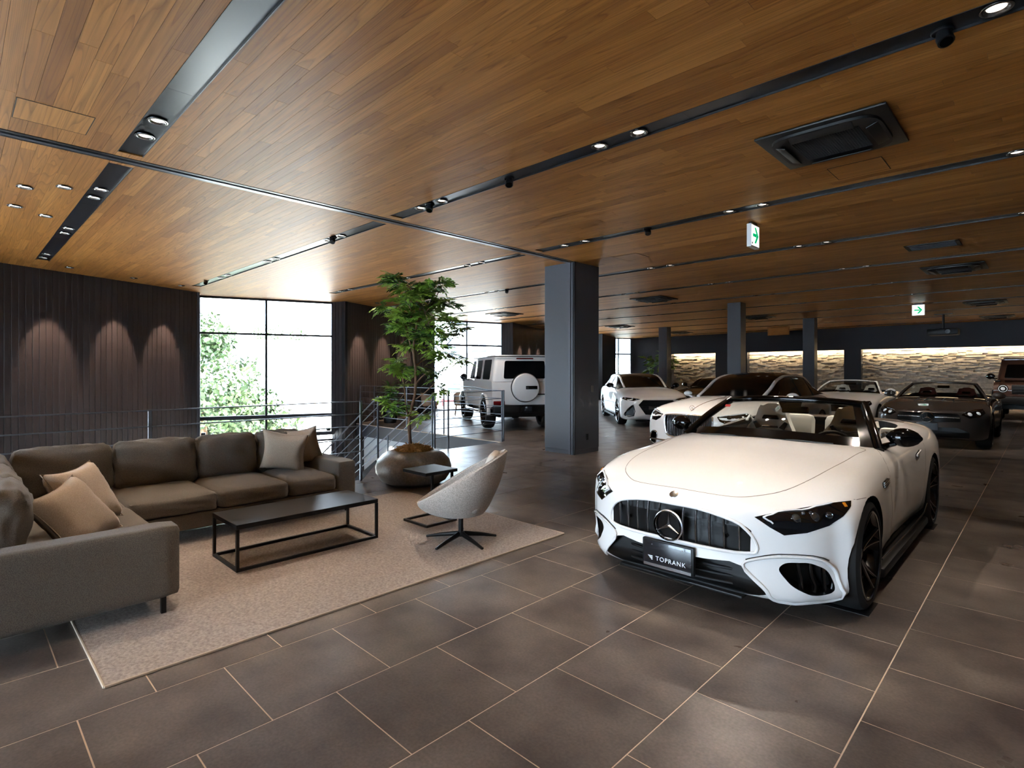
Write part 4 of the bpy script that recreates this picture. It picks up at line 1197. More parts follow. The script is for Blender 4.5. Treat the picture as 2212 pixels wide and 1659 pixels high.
    for s in (-1, 1):
        for P in ([(.79, -.45, .90), (.87, -.62, .84), (.92, -.70, .71), (.925, -.66, .45), (.91, -.60, .25)], [(.84, .86, .93), (.925, .80, .75), (.94, .72, .5), (.92, .62, .25)], [(.885, -1.66, .715), (.93, -1.52, .72)]):
            MB().tube(on_skin(sk, [(s*p[0], p[1], p[2]) for p in P], -0.001, 5), 0.0022, 6).build('panel_joint', 'panel_line', body)
        # headlamps
        O = hl if s > 0 else mirrored(hl); n = (s*nh.x, nh.y, nh.z)
        lamp = patch(sk, O, n, 0.004, 0.035, 0.012, 'lamp_glass_dark', 'headlamp', body)
        brow = [(0.53, -2.147, 0.640), (0.66, -2.00, 0.668), (0.80, -1.815, 0.697)]
        MB().tube(on_skin(sk, [(s*p[0], p[1], p[2]) for p in brow], 0.008, 6), [(0.004, 0.009)]*13, 8).build('daylight_bar', 'lamp_led', lamp, 40)
        hk = [(0.53, -2.147, 0.640), (0.575, -2.125, 0.610)]
        MB().tube(on_skin(sk, [(s*p[0], p[1], p[2]) for p in hk], 0.008, 4), 0.005, 8).build('daylight_hook', 'lamp_led', lamp, 40)
        for (a, b, c, r) in ((0.66, -2.03, 0.620, 0.022), (0.745, -1.94, 0.630, 0.024), (0.80, -1.865, 0.648, 0.018), (0.70, -1.985, 0.655, 0.010), (0.73, -1.945, 0.665, 0.010)):
            l, nn, _ = sk.near(Vector((s*a, b, c))); q = nn.to_track_quat('Z', 'Y').to_matrix().to_4x4()
            MB().lathe([(0.0005, 0.008), (r*0.6, 0.007), (r, 0.003), (r*1.1, 0.0045), (r*1.2, 0.0)], 18, Matrix.Translation(l+nn*0.003) @ q).build('lamp_projector', 'lamp_lens', lamp, 40)
        l, nn, _ = sk.near(Vector((s*0.855, -1.76, 0.69))); q = nn.to_track_quat('Z', 'Y').to_matrix().to_4x4()
        MB().box((0, 0, 0), (0.02, 0.03, 0.006), 0.002).build('indicator', 'lamp_amber', lamp).matrix_local = Matrix.Translation(l+nn*0.005) @ q
        # white wing around the side intake
        W = [(.436, -2.20, .343), (.485, -2.187, .388), (.604, -2.113, .418), (.743, -1.986, .415), (.806, -1.882, .358), (.842, -1.835, .268), (.846, -1.81, .19), (.80, -1.86, .150), (.70, -2.0, .145), (.60, -2.09, .158), (.53, -2.16, .235)]
        W = [(s*p[0], p[1], p[2]) for p in W]
        MB().tube(on_skin(sk, W, 0.004, 4, True), [(0.008, 0.012)]*44, 8, closed=True).build('intake_wing', 'car_white', body, 40)
        G1 = [(.45, -2.20, .385), (.49, -2.18, .402), (.604, -2.113, .434), (.743, -1.986, .431), (.79, -1.90, .40)]
        MB().tube(on_skin(sk, [(s*p[0], p[1], p[2]) for p in G1], 0.002, 4), [(0.003, 0.006)]*17, 8).build('intake_gap', 'grille_black', body, 40)
        for k in range(4):
            a = Vector((.66+.042*k, -2.0+.055*k, .375)); b = Vector((.675+.042*k, -1.985+.055*k, .205))
            P = [(lambda r: r[0]-r[1]*0.028)(sk.near(Vector((s*p.x, p.y, p.z)))) for p in [a.lerp(b, t) for t in np.linspace(0, 1, 5)]]
            MB().tube(P, [(0.012, 0.003)]*5, 6).build('intake_vane', 'gloss_black', body, 40)
        # fender vent, sill, handle
        V = [(.925, -1.03, .742), (.93, -.84, .752), (.93, -.74, .735), (.93, -.76, .700), (.935, -.94, .694), (.935, -1.02, .706)]
        V = [(s*p[0], p[1], p[2]) for p in V]
        vt = patch(sk, V if s > 0 else V[::-1], (s, 0, 0.1), 0.004, 0.06, 0.01, 'rim_black', 'fender_vent', body)
        for zz in (.712, .725, .738):
            MB().tube([(lambda r: r[0]+r[1]*0.007)(sk.near(Vector((s*.93, yy, zz+0.01*(yy+.9))))) for yy in (-1.0, -.9, -.78)], 0.004, 6).build('vent_fin', 'chrome', vt)
        H = [(.93, .40, .765), (.93, .56, .79), (.93, .58, .815), (.93, .42, .79)]; H = [(s*p[0], p[1], p[2]) for p in H]
        patch(sk, H if s > 0 else H[::-1], (s, 0, 0.2), 0.002, 0.08, 0.006, 'satin_black', 'handle_recess', body)
        MB().tube([(lambda r: r[0]+r[1]*0.012)(sk.near(Vector((s*.93, yy, .775+.16*(yy-.40))))) for yy in (.41, .46, .52, .57)], [(0.011, 0.007)]*4, 8).build('door_handle', 'car_white', body, 40)
        MB().box((s*0.905, (fy+ry)/2, 0.135), (0.10, ry-fy-0.72, 0.07), 0.02).build('side_skirt', 'satin_black', body, 40)
        MB().tube([(s*0.928, fy+0.42, .215), (s*0.935, 0, .205), (s*0.945, ry-0.52, .235), (s*0.955, ry-0.42, .30)], [(0.006, 0.006)]*4, 8).build('sill_strip', 'rim_silver', body, 40)
        door_mirror(car, s, 0.935, -0.28, 0.995, foot=(s*0.80, -0.33, 0.905))
        for (yy, xo) in ((fy, 0.815), (ry, 0.825)):
            wheel(car, s*xo, yy, s); wheel_mat(car, s*xo, yy)
    # front apron, plate
    MB().box((0, -2.13, 0.142), (0.86, 0.14, 0.02), 0.008).build('front_splitter', 'satin_black', body, 40)
    for z in (.20, .245, .29): MB().tube([(x, -2.20+0.35*x*x, z) for x in np.linspace(-.47, .47, 9)], [(0.010, 0.006)]*9, 6).build('intake_slat', 'satin_black', body, 40)
    front_plate(car, -2.315, 0.318)
    MB().box((0, -2.30, 0.32), (0.36, 0.03, 0.18), 0.008).build('plate_mount', 'satin_black', body, 40)
    # windscreen
    base = [(-.79, -.40, .905), (-.56, -.62, .930), (-.3, -.705, .948), (0, -.735, .955), (.3, -.705, .948), (.56, -.62, .930), (.79, -.40, .905)]
    head = [(-.585, .14, 1.222), (-.40, .055, 1.242), (-.2, .005, 1.253), (0, -.01, 1.257), (.2, .005, 1.253), (.40, .055, 1.242), (.585, .14, 1.222)]
    rows = windscreen(car, base, head, side=2, low=2, top=1, pr=0.036)
    MB().prism(rounded([(-0.11, 0), (0.11, 0), (0.075, -0.085), (-0.075, -0.085)], 0.03), 0, 0.02, Matrix.Translation((0, 0.10, 1.235)) @ Matrix.Rotation(PI/2, 4, 'X')).build('camera_cover', 'gloss_black', car, 40)
    MB().box((0.02, 0.16, 1.145), (0.24, 0.03, 0.065), 0.012).build('rear_view_mirror', 'gloss_black', car, 40)
    MB().box((0.0, 0.14, 1.20), (0.03, 0.03, 0.09)).build('mirror_stem', 'gloss_black', car, 40)
    for (x0, x1) in ((-0.52, -0.02), (0.02, 0.55)):
        MB().tube([(x0, -.70, .945), ((x0+x1)/2, -.72, .955), (x1, -.70, .948)], [(0.006, 0.010)]*3, 6).build('wiper', 'satin_black', car, 40)
    MB().box((-0.52, -0.10, 1.175), (0.05, 0.004, 0.03), R=Matrix.Rotation(-0.9, 3, 'X')).build('round_sticker', 'sticker_red', car)
    # cabin
    MB().prism(rounded([(-0.69, -0.47), (0.69, -0.47), (0.69, -0.10), (-0.69, -0.10)], 0.05), 0.60, 0.845).build('dashboard', 'interior_dark', car, 40)
    MB().box((0, 0.35, 0.55), (0.22, 0.9, 0.28), 0.04).build('centre_console', 'interior_dark', car, 40)
    for x in (-0.37, 0.37): seat(car, x, 0.58)
    for x in (-0.26, 0.26): MB().box((x, 1.03, 0.82), (0.42, 0.14, 0.46), 0.06, R=Matrix.Rotation(-0.15, 3, 'X')).build('rear_seat', 'leather_white', car, 40)
    for s in (-1, 1):
        sp = MB().box((s*0.62, 1.05, 0.86), (0.16, 0.10, 0.18), 0.03).build('speaker_panel', 'leather_white', car, 40)
        MB().lathe([(0.0005, 0.01), (0.035, 0.008), (0.045, 0.0)], 20, Matrix.Translation((s*0.60, 0.99, 0.87)) @ Matrix.Rotation(PI/2, 4, 'X')).build('speaker', 'rim_silver', sp, 40)
        MB().bx(s*0.69, s*0.735, -0.40, 0.85, 0.45, 0.925, 0.01).build('door_card', 'interior_dark', car, 40)
        MB().tube([(s*0.705, -.25, .885), (s*0.70, 0.1, .89), (s*0.70, 0.35, .87)], 0.012, 8).build('door_trim', 'chrome', car, 40)
        MB().tube([(s*0.60, .60, .98), (s*0.585, .64, 1.03), (s*0.55, .66, .98), (s*0.57, .63, .70)], [(0.010, 0.02)]*4, 8).build('seat_belt', 'leather_white', car, 40)
    st = MB().tube([(0.37+0.18*math.cos(k*2*PI/30), -0.02+0.06*math.sin(k*2*PI/30), 0.80+0.17*math.sin(k*2*PI/30)) for k in range(30)], 0.016, 8, closed=True).build('steering_wheel', 'satin_black', car, 40)
    MB().box((0.37, -0.03, 0.78), (0.15, 0.04, 0.09), 0.02).build('wheel_hub', 'satin_black', st, 40); MB().box((0.37, -0.03, 0.79), (0.33, 0.02, 0.03), 0.008).build('wheel_spoke', 'satin_black', st, 40)
    dk = [(-.70, 1.28, 1), (-.60, 1.62, 1), (0, 1.70, 1), (.60, 1.62, 1), (.70, 1.28, 1), (0, 1.27, 1)]
    patch(sk, dk, (0, 0, 1), 0.006, 0.10, 0.01, 'door_grey', 'soft_top_cover', body)
    return car
hero_car()
# ------------------------------------------------------------------ lounge furniture
def soft_box(d, r=0.05, puff=(0.0, 0.0, 0.0), wr=0.0, seed=0, cuts=11):
    rnd = random.Random(seed); bm = bmesh.new(); bmesh.ops.create_cube(bm, size=2.0)
    bmesh.ops.subdivide_edges(bm, edges=list(bm.edges), cuts=cuts, use_grid_fill=True)
    h = [k/2 for k in d]; ph = [rnd.uniform(0, 6) for _ in range(6)]
    for v in bm.verts:
        u = v.co.copy(); p = Vector((u.x*h[0], u.y*h[1], u.z*h[2]))
        q = Vector([max(-h[i]+r, min(h[i]-r, p[i])) for i in range(3)]); dd = p-q
        if dd.length > 1e-9: p = q+dd.normalized()*min(r, dd.length if dd.length < r else r)
        f = [(1-min(1, abs(u[i]))**2.2) for i in range(3)]
        for i in range(3):
            if puff[i]:
                j, k = (i+1) % 3, (i+2) % 3
                p[i] += u[i]*puff[i]*f[j]*f[k]
        if wr:
            for i in range(3):
                j, k = (i+1) % 3, (i+2) % 3
                p[i] += wr*u[i]*abs(u[i])**3*(math.sin(u[j]*7+ph[0]+2*math.sin(u[k]*3+ph[1]))*0.5+math.sin(u[k]*9+u[j]*4+ph[2])*0.35+0.5*math.sin(15*u[j]-9*u[k]+ph[3])*(abs(u[j])**3+abs(u[k])**3)*0.5)
        v.co = p
    return bm

def cushion_part(parent, name, c, d, m='sofa_fabric', r=0.05, puff=(0, 0, 0), wr=0.0, seed=0, R=None):
    bm = soft_box(d, r, puff, wr, seed); M = Matrix.Translation(c) @ (R.to_4x4() if R is not None else Matrix())
    bm.transform(M); return MB().bm(bm).build(name, m, parent, 60)

def throw_pillow(label, c, size, rot, m='cushion_fabric', seed=0, t=0.10):
    o = thing('throw_pillow', label, 'cushion', c, 0, 'throw pillows on the sofa'); n = 18; rnd = random.Random(seed); ph = [rnd.uniform(0, 6) for _ in range(4)]
    R = Matrix.Rotation(rot[2], 3, 'Z') @ Matrix.Rotation(rot[0], 3, 'X') @ Matrix.Rotation(rot[1], 3, 'Y')
    b = MB()
    for s in (1, -1):
        rows = []
        for i in range(n+1):
            u = -1+2*i/n; row = []
            for j in range(n+1):
                v = -1+2*j/n
                x = size/2*u*(1-0.15*(1-v*v)); y = size/2*v*(1-0.15*(1-u*u))
                th = t*((1-u**4)*(1-v**4))**0.55
                e = max(abs(u), abs(v))
                th += 0.006*math.sin(9*u+ph[0]+3*v)*math.sin(8*v+ph[1])*(1-e**6)*e*e+0.004*math.sin(26*u*v+ph[2])*(e**3)*(1-e**8)
                row.append(R @ Vector((x, s*th, y)))
            rows.append(row)
        b.grid(rows)
    q = b.build('cover', m, o, 70, merge=0.0005)
    edge = []
    for k in range(4):
        for i in range(n):
            u = -1+2*i/n; p = {0: (u, -1), 1: (1, u), 2: (-u, 1), 3: (-1, -u)}[k]
            edge.append(R @ Vector((size/2*p[0]*(1-0.15*(1-p[1]**2)), 0, size/2*p[1]*(1-0.15*(1-p[0]**2)))))
    MB().tube(edge, 0.0035, 6, closed=True).build('piping', m, o, 60)
    return o

def sofa():
    ox, oy = -5.6, 1.3
    s = thing('corner_sofa', 'long brown-grey fabric corner sofa with loose back cushions on black legs', 'sofa', (ox, oy, 0))
    def P(x, y, z): return (x-ox, y-oy, z)
    def bx(name, x0, x1, y0, y1, z0, z1, r=0.03, m='sofa_fabric', **k):
        return cushion_part(s, name, P((x0+x1)/2, (y0+y1)/2, (z0+z1)/2), (x1-x0, y1-y0, z1-z0), m, r, **k)
    XB, XF = -6.45, -5.31
    bx('base', XB, XF-0.01, 1.02, 3.10, 0.12, 0.27, 0.02); bx('base', XB, -3.86, -0.12, 1.01, 0.12, 0.27, 0.02)
    bx('back_frame', XB, XB+0.18, -0.12, 3.12, 0.12, 0.60, 0.04); bx('back_frame', XB+0.18, -4.03, -0.12, 0.06, 0.12, 0.60, 0.04)
    bx('armrest', XB, XF, 2.90, 3.12, 0.12, 0.56, 0.035); bx('armrest', -4.03, -3.83, -0.12, 1.02, 0.12, 0.56, 0.035)
    sp = dict(puff=(0.01, 0.01, 0.022))
    for k, (a, b) in enumerate(((1.03, 1.72), (1.73, 2.38), (2.39, 2.89))): bx('seat_cushion', XB+0.19, XF+0.01, a, b, 0.26, 0.43, 0.05, seed=k, wr=0.004, **sp)
    bx('seat_cushion', XB+0.19, -5.32, 0.07, 1.02, 0.26, 0.43, 0.05, seed=5, wr=0.004, **sp)
    bx('seat_cushion', -5.31, -4.04, 0.07, 1.03, 0.26, 0.43, 0.05, seed=6, wr=0.004, **sp)
    tl = Matrix.Rotation(-0.16, 3, 'Y')
    for k, (a, b) in enumerate(((0.36, 1.06), (1.07, 1.76), (1.77, 2.35), (2.36, 2.86))):
        cushion_part(s, 'back_cushion', P(-6.13, (a+b)/2, 0.625), (0.20, b-a, 0.44), 'sofa_fabric', 0.065, (0.05, 0.0, 0.012), 0.016, 20+k, tl)
    tr = Matrix.Rotation(-0.16, 3, 'X')
    for k, (a, b) in enumerate(((-6.2, -5.42), (-5.41, -4.72), (-4.71, -4.05))):
        cushion_part(s, 'back_cushion', P((a+b)/2, 0.20, 0.625), (b-a, 0.20, 0.44), 'sofa_fabric', 0.065, (0.0, 0.05, 0.012), 0.009, 30+k, tr)
    for (x, y) in ((-3.90, 0.94), (-3.90, -0.05), (XF-0.07, 3.04), (XB+0.06, 3.04), (XB+0.06, -0.05), (XF-0.05, 1.10), (-4.7, 0.94)):
        l = MB().bar(P(x, y, 0), P(x, y, 0.125), 0.028, 0.028).build('leg', 'table_frame', s)
    for (x0, x1, y) in ((-3.90, -4.2, 0.94),): MB().bx(x1-ox, x0-ox, y-oy-0.014, y-oy+0.014, 0.10, 0.125).build('leg_plate', 'table_frame', s)
    return s
sofa()
throw_pillow('square beige cushion in front, beside the sofa arm nearest the tree', (-5.78, 2.53, 0.66), 0.47, (0.36, 0.16, 0.95), seed=1)
throw_pillow('square beige cushion leaning on the sofa arm behind another cushion', (-6.0, 2.83, 0.665), 0.45, (0.32, -0.14, 0.75), seed=2)
throw_pillow('front beige cushion lying in the sofa corner beside the near arm', (-4.36, 0.56, 0.60), 0.47, (0.62, 0.22, -0.80), seed=3)
throw_pillow('rear beige cushion half hidden in the sofa corner', (-4.74, 0.66, 0.645), 0.47, (0.5, 0.05, -0.75), seed=4)

def coffee_table():
    x0, x1, y0, y1, h = -4.81, -4.28, 1.51, 2.735, 0.365
    ox, oy = (x0+x1)/2, (y0+y1)/2
    t = thing('coffee_table', 'low black rectangular coffee table with open metal frame on the rug', 'table', (ox, oy, 0.0125)); a, b = (x1-x0)/2, (y1-y0)/2; w = 0.022
    MB().bx(-a, a, -b, b, h-0.035-0.0125, h-0.0125, 0.003).build('table_top', 'table_top', t)
    for sx in (-1, 1):
        for sy in (-1, 1): MB().bar((sx*(a-w/2), sy*(b-w/2), 0), (sx*(a-w/2), sy*(b-w/2), h-0.05), w).build('leg', 'table_frame', t)
    for sx in (-1, 1): MB().bar((sx*(a-w/2), -b+w, w/2), (sx*(a-w/2), b-w, w/2), w).build('foot_rail', 'table_frame', t)
    for sy in (-1, 1): MB().bar((-a+w, sy*(b-w/2), w/2), (a-w, sy*(b-w/2), w/2), w).build('foot_rail', 'table_frame', t)
coffee_table()

def side_table():
    t = thing('side_table', 'small black cantilever side table beside the lounge chair', 'table', (-4.40, 3.42, 0.0125))
    MB().bx(-0.19, 0.19, -0.20, 0.20, 0.495, 0.525, 0.003).build('table_top', 'table_top', t)
    w = 0.022
    for x in (-0.16, 0.0, 0.16):
        if x == 0.0: continue
        MB().bar((x, 0.15, w), (x, 0.15, 0.495), w).build('post', 'table_frame', t)
    for x in (-0.18, 0.18): MB().bar((x, -0.19, w/2), (x, 0.19, w/2), w).build('foot_rail', 'table_frame', t)
    for y in (-0.18, 0.16): MB().bar((-0.17, y, w/2), (0.17, y, w/2), w).build('foot_rail', 'table_frame', t)
side_table()

def lounge_chair():
    c = thing('swivel_chair', 'pale grey felt tub chair on a black five-star base', 'chair', (-3.69, 3.21, 0.0125), math.atan2(-0.62, -0.78)-PI)
    # local: back towards +x
    n = 48; 
    def surf(t, th, off):
        bk = (1+math.cos(th))/2
        zr = 0.345+0.455*bk**1.15+0.02*math.sin(th)**2; rr = 0.375+0.02*math.sin(th)**2
        r0 = 0.20
        if t < 0.3: r = r0*(t/0.3); z = 0.232+0.012*(t/0.3)**2
        else:
            k = (t-0.3)/0.7; r = r0+(rr-r0)*(math.sin(k*PI/2)**0.85); z = 0.244+(zr-0.244)*(k**1.25)
        lean = 0.05*bk*max(0, z-0.4)/0.4
        x = r*math.cos(th)+lean*1.0-0.01; y = r*math.sin(th)*(1.0-0.12*bk*max(0, (z-0.45))/0.4)
        if off:
            x -= off*math.cos(th)*min(1, t*2); y -= off*math.sin(th)*min(1, t*2); z += off*0.9*(1-t)
        return Vector((x, y, z))
    out = [[surf(i/18, k*2*PI/n, 0) for k in range(n+1)] for i in range(19)]
    rim = [[surf(1, k*2*PI/n, 0.012)+Vector((0, 0, 0.008)) for k in range(n+1)], [surf(1, k*2*PI/n, 0.026)+Vector((0, 0, 0.006)) for k in range(n+1)]]
    inn = [[surf(i/18, k*2*PI/n, 0.036) for k in range(n+1)] for i in range(18, -1, -1)]
    MB().grid(out+rim+inn).build('shell', 'chair_fabric', c, 60, merge=0.0004)
    P = [surf(1, k*2*PI/n, 0.018)+Vector((0, 0, 0.008)) for k in range(n)]
    MB().tube(P, 0.006, 6, closed=True).build('piping', 'chair_fabric', c, 60)
    bm = soft_box((0.46, 0.46, 0.10), 0.04, (0.02, 0.02, 0.03), 0, 1); bm.transform(Matrix.Translation((-0.04, 0, 0.34))); MB().bm(bm).build('seat_pad', 'chair_fabric', c, 60)
    bm = soft_box((0.07, 0.34, 0.34), 0.03, (0.03, 0, 0), 0, 2); bm.transform(Matrix.Translation((0.27, 0, 0.62)) @ Matrix.Rotation(0.22, 4, 'Y')); MB().bm(bm).build('back_pad', 'chair_pad', c, 60)
    MB().cyl((0, 0, 0.05), (0, 0, 0.236), 0.022).build('stem', 'table_frame', c, 40)
    MB().lathe([(0.0, 0.085), (0.03, 0.085), (0.04, 0.06), (0.04, 0.045), (0.0, 0.045)], 20).build('hub', 'table_frame', c, 40)
    for k in range(5):
        a = k*2*PI/5+0.45
        MB().tube([(0.03*math.cos(a), 0.03*math.sin(a), 0.062), (0.2*math.cos(a), 0.2*math.sin(a), 0.038), (0.33*math.cos(a), 0.33*math.sin(a), 0.012)], [(0.022, 0.02), (0.017, 0.016), (0.010, 0.014)], 8).build('base_leg', 'table_frame', c, 40)
lounge_chair()

def rug():
    x0, x1, y0, y1 = -5.73, -3.185, 0.52, 4.04; ox, oy = (x0+x1)/2, (y0+y1)/2
    r = thing('rug', 'large pale taupe rug under the coffee table', 'rug', (ox, oy, 0)); a, b = (x1-x0)/2, (y1-y0)/2
    MB().bx(-a, a, -b, b, 0.0005, 0.012, 0.004).build('pile', 'rug_pile', r)
    for sx in (-1, 1): MB().bx(sx*a-0.006, sx*a+0.006, -b, b, 0.0004, 0.013, 0.003).build('edge_binding', 'rug_edge', r)
    for sy in (-1, 1): MB().bx(-a, a, sy*b-0.006, sy*b+0.006, 0.0004, 0.013, 0.003).build('edge_binding', 'rug_edge', r)
rug()

# ------------------------------------------------------------------ plants
def frond_mesh(name, n, L, lw, ll, m, seed=0, sprays=3):
    """compound leaf: a stalk with pairs of narrow leaflets"""
    rnd = random.Random(seed); b = MB(); P = [Vector((L*t, 0, -0.25*L*t*t)) for t in np.linspace(0, 1, 5)]
    b.tube(P, [0.0025, 0.002, 0.0018, 0.0015, 0.001], 4, cap=False)
    def leaf(o, d, w, l):
        d = d.normalized(); sd = d.cross(Vector((0, 0, 1))).normalized(); up = sd.cross(d)
        p = [o, o+d*l*0.35+sd*w/2+up*0.004, o+d*l*0.35-sd*w/2+up*0.004, o+d*l*0.72+sd*w*0.4-up*0.002, o+d*l*0.72-sd*w*0.4-up*0.002, o+d*l-up*0.012*l/0.1]
        b.add(p, [(0, 1, 2), (1, 3, 4, 2), (3, 5, 4)])
    for yaw, pit in ((0.0, 0.0), (0.75, 0.25), (-0.8, 0.15), (1.7, -0.1))[:sprays]:
        M = Matrix.Rotation(yaw, 3, 'Z') @ Matrix.Rotation(-pit, 3, 'Y')
        if yaw: b.tube([M @ p for p in P], [0.002, 0.002, 0.0016, 0.0014, 0.001], 4, cap=False)
        for i in range(n):
            t = 0.28+0.68*i/(n-1); o = M @ Vector((L*t, 0, -0.25*L*t*t))
            for s in (-1, 1): leaf(o, M @ Vector((0.75, s*1.0, rnd.uniform(-0.45, 0.05))), lw*rnd.uniform(0.85, 1.15), ll*rnd.uniform(0.85, 1.1)*(1.05-0.3*t))
        leaf(M @ P[-1], M @ Vector((1, 0, -0.4)), lw, ll)
    return b.mesh(name, m, recalc=False)

def potted_tree():
    PX, PY = -6.13, 4.48
    t = thing('potted_tree', 'leafy indoor tree in a low round grey stone planter by the stair', 'potted tree', (PX, PY, 0))
    MB().lathe([(0.0, 0.0), (0.34, 0.0), (0.44, 0.05), (0.505, 0.15), (0.515, 0.22), (0.49, 0.31), (0.42, 0.39), (0.33, 0.435), (0.26, 0.445), (0.235, 0.435), (0.23, 0.40), (0.0, 0.39)], 64).build('planter', 'planter_stone', t, 60)
    rnd = random.Random(5); co = MB()
    for k in range(420):      # curly coir mulch
        a = rnd.uniform(0, 2*PI); r = 0.23*math.sqrt(rnd.random()); p = Vector((r*math.cos(a), r*math.sin(a), 0.430+0.06*(1-(r/0.22)**2)+rnd.uniform(0, 0.03)))
        d = Vector((rnd.uniform(-1, 1), rnd.uniform(-1, 1), rnd.uniform(-0.3, 0.5))).normalized()*0.05; e = Vector((rnd.uniform(-1, 1), rnd.uniform(-1, 1), rnd.uniform(-0.5, 0.6)))*0.03
        co.tube([p-d, p+e, p+d], 0.004, 4)
    for k in range(30):
        a = rnd.uniform(0, 2*PI); r = 0.2*math.sqrt(rnd.random())
        co.lathe([(0.0005, 0.035), (0.035, 0.02), (0.045, 0), (0.03, -0.03)], 8, Matrix.Translation((r*math.cos(a), r*math.sin(a), 0.445)))
    o = co.build('coir_mulch', 'coir', t); o['kind'] = 'stuff'
    S = 7.5/1186.0
    def W(px, py, dep=0.0):
        """point of the tree: picture offset from its foot, depth in metres"""
        l = (px-890)*S; return Vector((l*0.7071-dep*0.7071, l*0.7071+dep*0.7071, EYE-(py-802.5)*S))
    br = [([(883, 962, 0), (880, 915, 0), (886, 880, 0.0), (893, 850, 0.0), (893, 800, 0.05), (889, 760, 0.03), (892, 730, 0), (899, 690, -0.02), (905, 650, 0), (880, 620, 0.0), (850, 605, 0)], 0.024),
          ([(881, 905, 0), (872, 880, 0.05), (868, 850, 0.12), (862, 822, 0.18), (855, 800, 0.2)], 0.013), ([(868, 850, 0.12), (850, 870, 0.1), (832, 868, 0.1)], 0.008),
          ([(893, 830, 0.02), (915, 808, -0.05), (938, 795, -0.12), (965, 770, -0.18)], 0.012), ([(895, 862, 0), (920, 845, -0.15), (945, 820, -0.25), (950, 800, -0.3)], 0.010),
          ([(889, 765, 0.03), (878, 735, 0.1), (868, 700, 0.15), (845, 675, 0.2), (825, 668, 0.2)], 0.013), ([(892, 735, 0), (915, 710, -0.1), (940, 690, -0.2), (970, 700, -0.2)], 0.012),
          ([(899, 690, 0), (925, 660, 0.1), (940, 630, 0.15), (950, 612, 0.15)], 0.010), ([(893, 790, 0.05), (918, 770, 0.2), (945, 755, 0.28), (978, 718, 0.3)], 0.010), ([(882, 900, 0), (895, 885, -0.2), (915, 895, -0.25)], 0.006),
          ([(878, 735, 0.1), (862, 745, 0.22), (845, 785, 0.3)], 0.008), ([(895, 700, 0), (885, 665, -0.15), (870, 640, -0.2)], 0.009), ([(905, 655, 0), (920, 680, -0.25), (935, 720, -0.35)], 0.008)]
    for P, r in br:
        pts = catmull_pts([W(*p) for p in P], 4); n = len(pts)
        MB().tube(pts, [r*(1-0.65*i/(n-1)) for i in range(n)], 8).build('trunk' if r > 0.02 else 'branch', 'bark', t, 60)
    V = [frond_mesh('frond', 6, 0.17, 0.024, 0.085, 'leaf', 1), frond_mesh('frond', 7, 0.20, 0.026, 0.09, 'leaf', 2), frond_mesh('frond', 5, 0.14, 0.024, 0.075, 'leaf_dark', 3)]
    cl = [(848, 603, 0, 6), (838, 598, 0.05, 4), (862, 612, 0, 5), (875, 625, 0.05, 7), (930, 622, 0.15, 7), (945, 612, 0.15, 5), (905, 645, 0, 8), (885, 650, -0.2, 7), (858, 655, 0.15, 7), (828, 665, 0.2, 7), (945, 648, 0.1, 8), (965, 655, 0.05, 5),
          (880, 685, -0.2, 8), (915, 690, -0.1, 9), (950, 690, -0.2, 8), (972, 700, -0.2, 6), (905, 725, -0.1, 8), (850, 695, 0.2, 7), (985, 712, 0.25, 5), (960, 725, 0.2, 7), (935, 715, -0.3, 7), (925, 665, 0.2, 7), (870, 750, 0.15, 5), (930, 755, 0.2, 7),
          (960, 770, -0.15, 6), (980, 775, 0.2, 4), (845, 785, 0.3, 5), (858, 800, 0.2, 5), (890, 740, 0.15, 4), (832, 868, 0.1, 6), (855, 840, 0.15, 4), (850, 885, 0.1, 5), (912, 898, -0.25, 4), (948, 810, -0.3, 5), (945, 840, -0.25, 3), (900, 800, 0.2, 4), (865, 715, 0.1, 6), (895, 665, 0.15, 7), (920, 735, 0.1, 6)]
    for (px, py, dep, n) in cl:
        c = W(px, py, dep)
        for k in range(n):
            o = link('frond', rnd.choice(V), t, c+Vector((rnd.uniform(-.06, .06), rnd.uniform(-.06, .06), rnd.uniform(-.05, .05))))
            o.rotation_euler = (rnd.uniform(-0.5, 0.5), rnd.uniform(-0.55, 0.35), rnd.uniform(0, 2*PI)); sc = rnd.uniform(0.75, 1.1); o.scale = (sc, sc, sc)
potted_tree()

def spiky_plant(label, loc, h, n, ll, seed, m='leaf_dark', pot=0.22, ph=0.4, w=0.05):
    p = thing('potted_plant', label, 'plant', loc); rnd = random.Random(seed)
    MB().lathe([(0.0, 0), (pot*0.8, 0), (pot, ph*0.5), (pot*0.92, ph), (pot*0.8, ph), (pot*0.78, ph-0.05), (0.0, ph-0.05)], 28).build('pot', 'satin_black', p, 50)
    MB().tube([(0, 0, ph-0.05), (0.02, 0, h*0.6), (0, 0.02, h)], 0.025, 8).build('stem', 'bark', p, 50)
    for k in range(n):
        a = rnd.uniform(0, 2*PI); el = rnd.uniform(0.2, 1.2); d = Vector((math.cos(a), math.sin(a), 0)); z0 = h*rnd.uniform(0.75, 1.0); sd = Vector((-d.y, d.x, 0)); b = MB(); rows = []
        for t in np.linspace(0, 1, 6):
            c = d*(ll*t*math.cos(el))+Vector((0, 0, z0+ll*(t*math.sin(el)-0.5*t*t))); ww = w*math.sin(PI*(0.12+0.86*t))*0.5+0.001
            rows.append([c-sd*ww, c+Vector((0, 0, -0.006)), c+sd*ww])
        b.grid(rows).build('leaf', m, p, 60, recalc=False)
    return p
spiky_plant('spiky dark green palm in a pot before the dark board wall behind the railing', (-13.75, 9.2, 0), 1.05, 34, 0.65, 1)
spiky_plant('light green plant beside the window behind the tree crown', (-15.2, 13.6, 0), 0.85, 26, 0.45, 2, 'leaf', w=0.08)
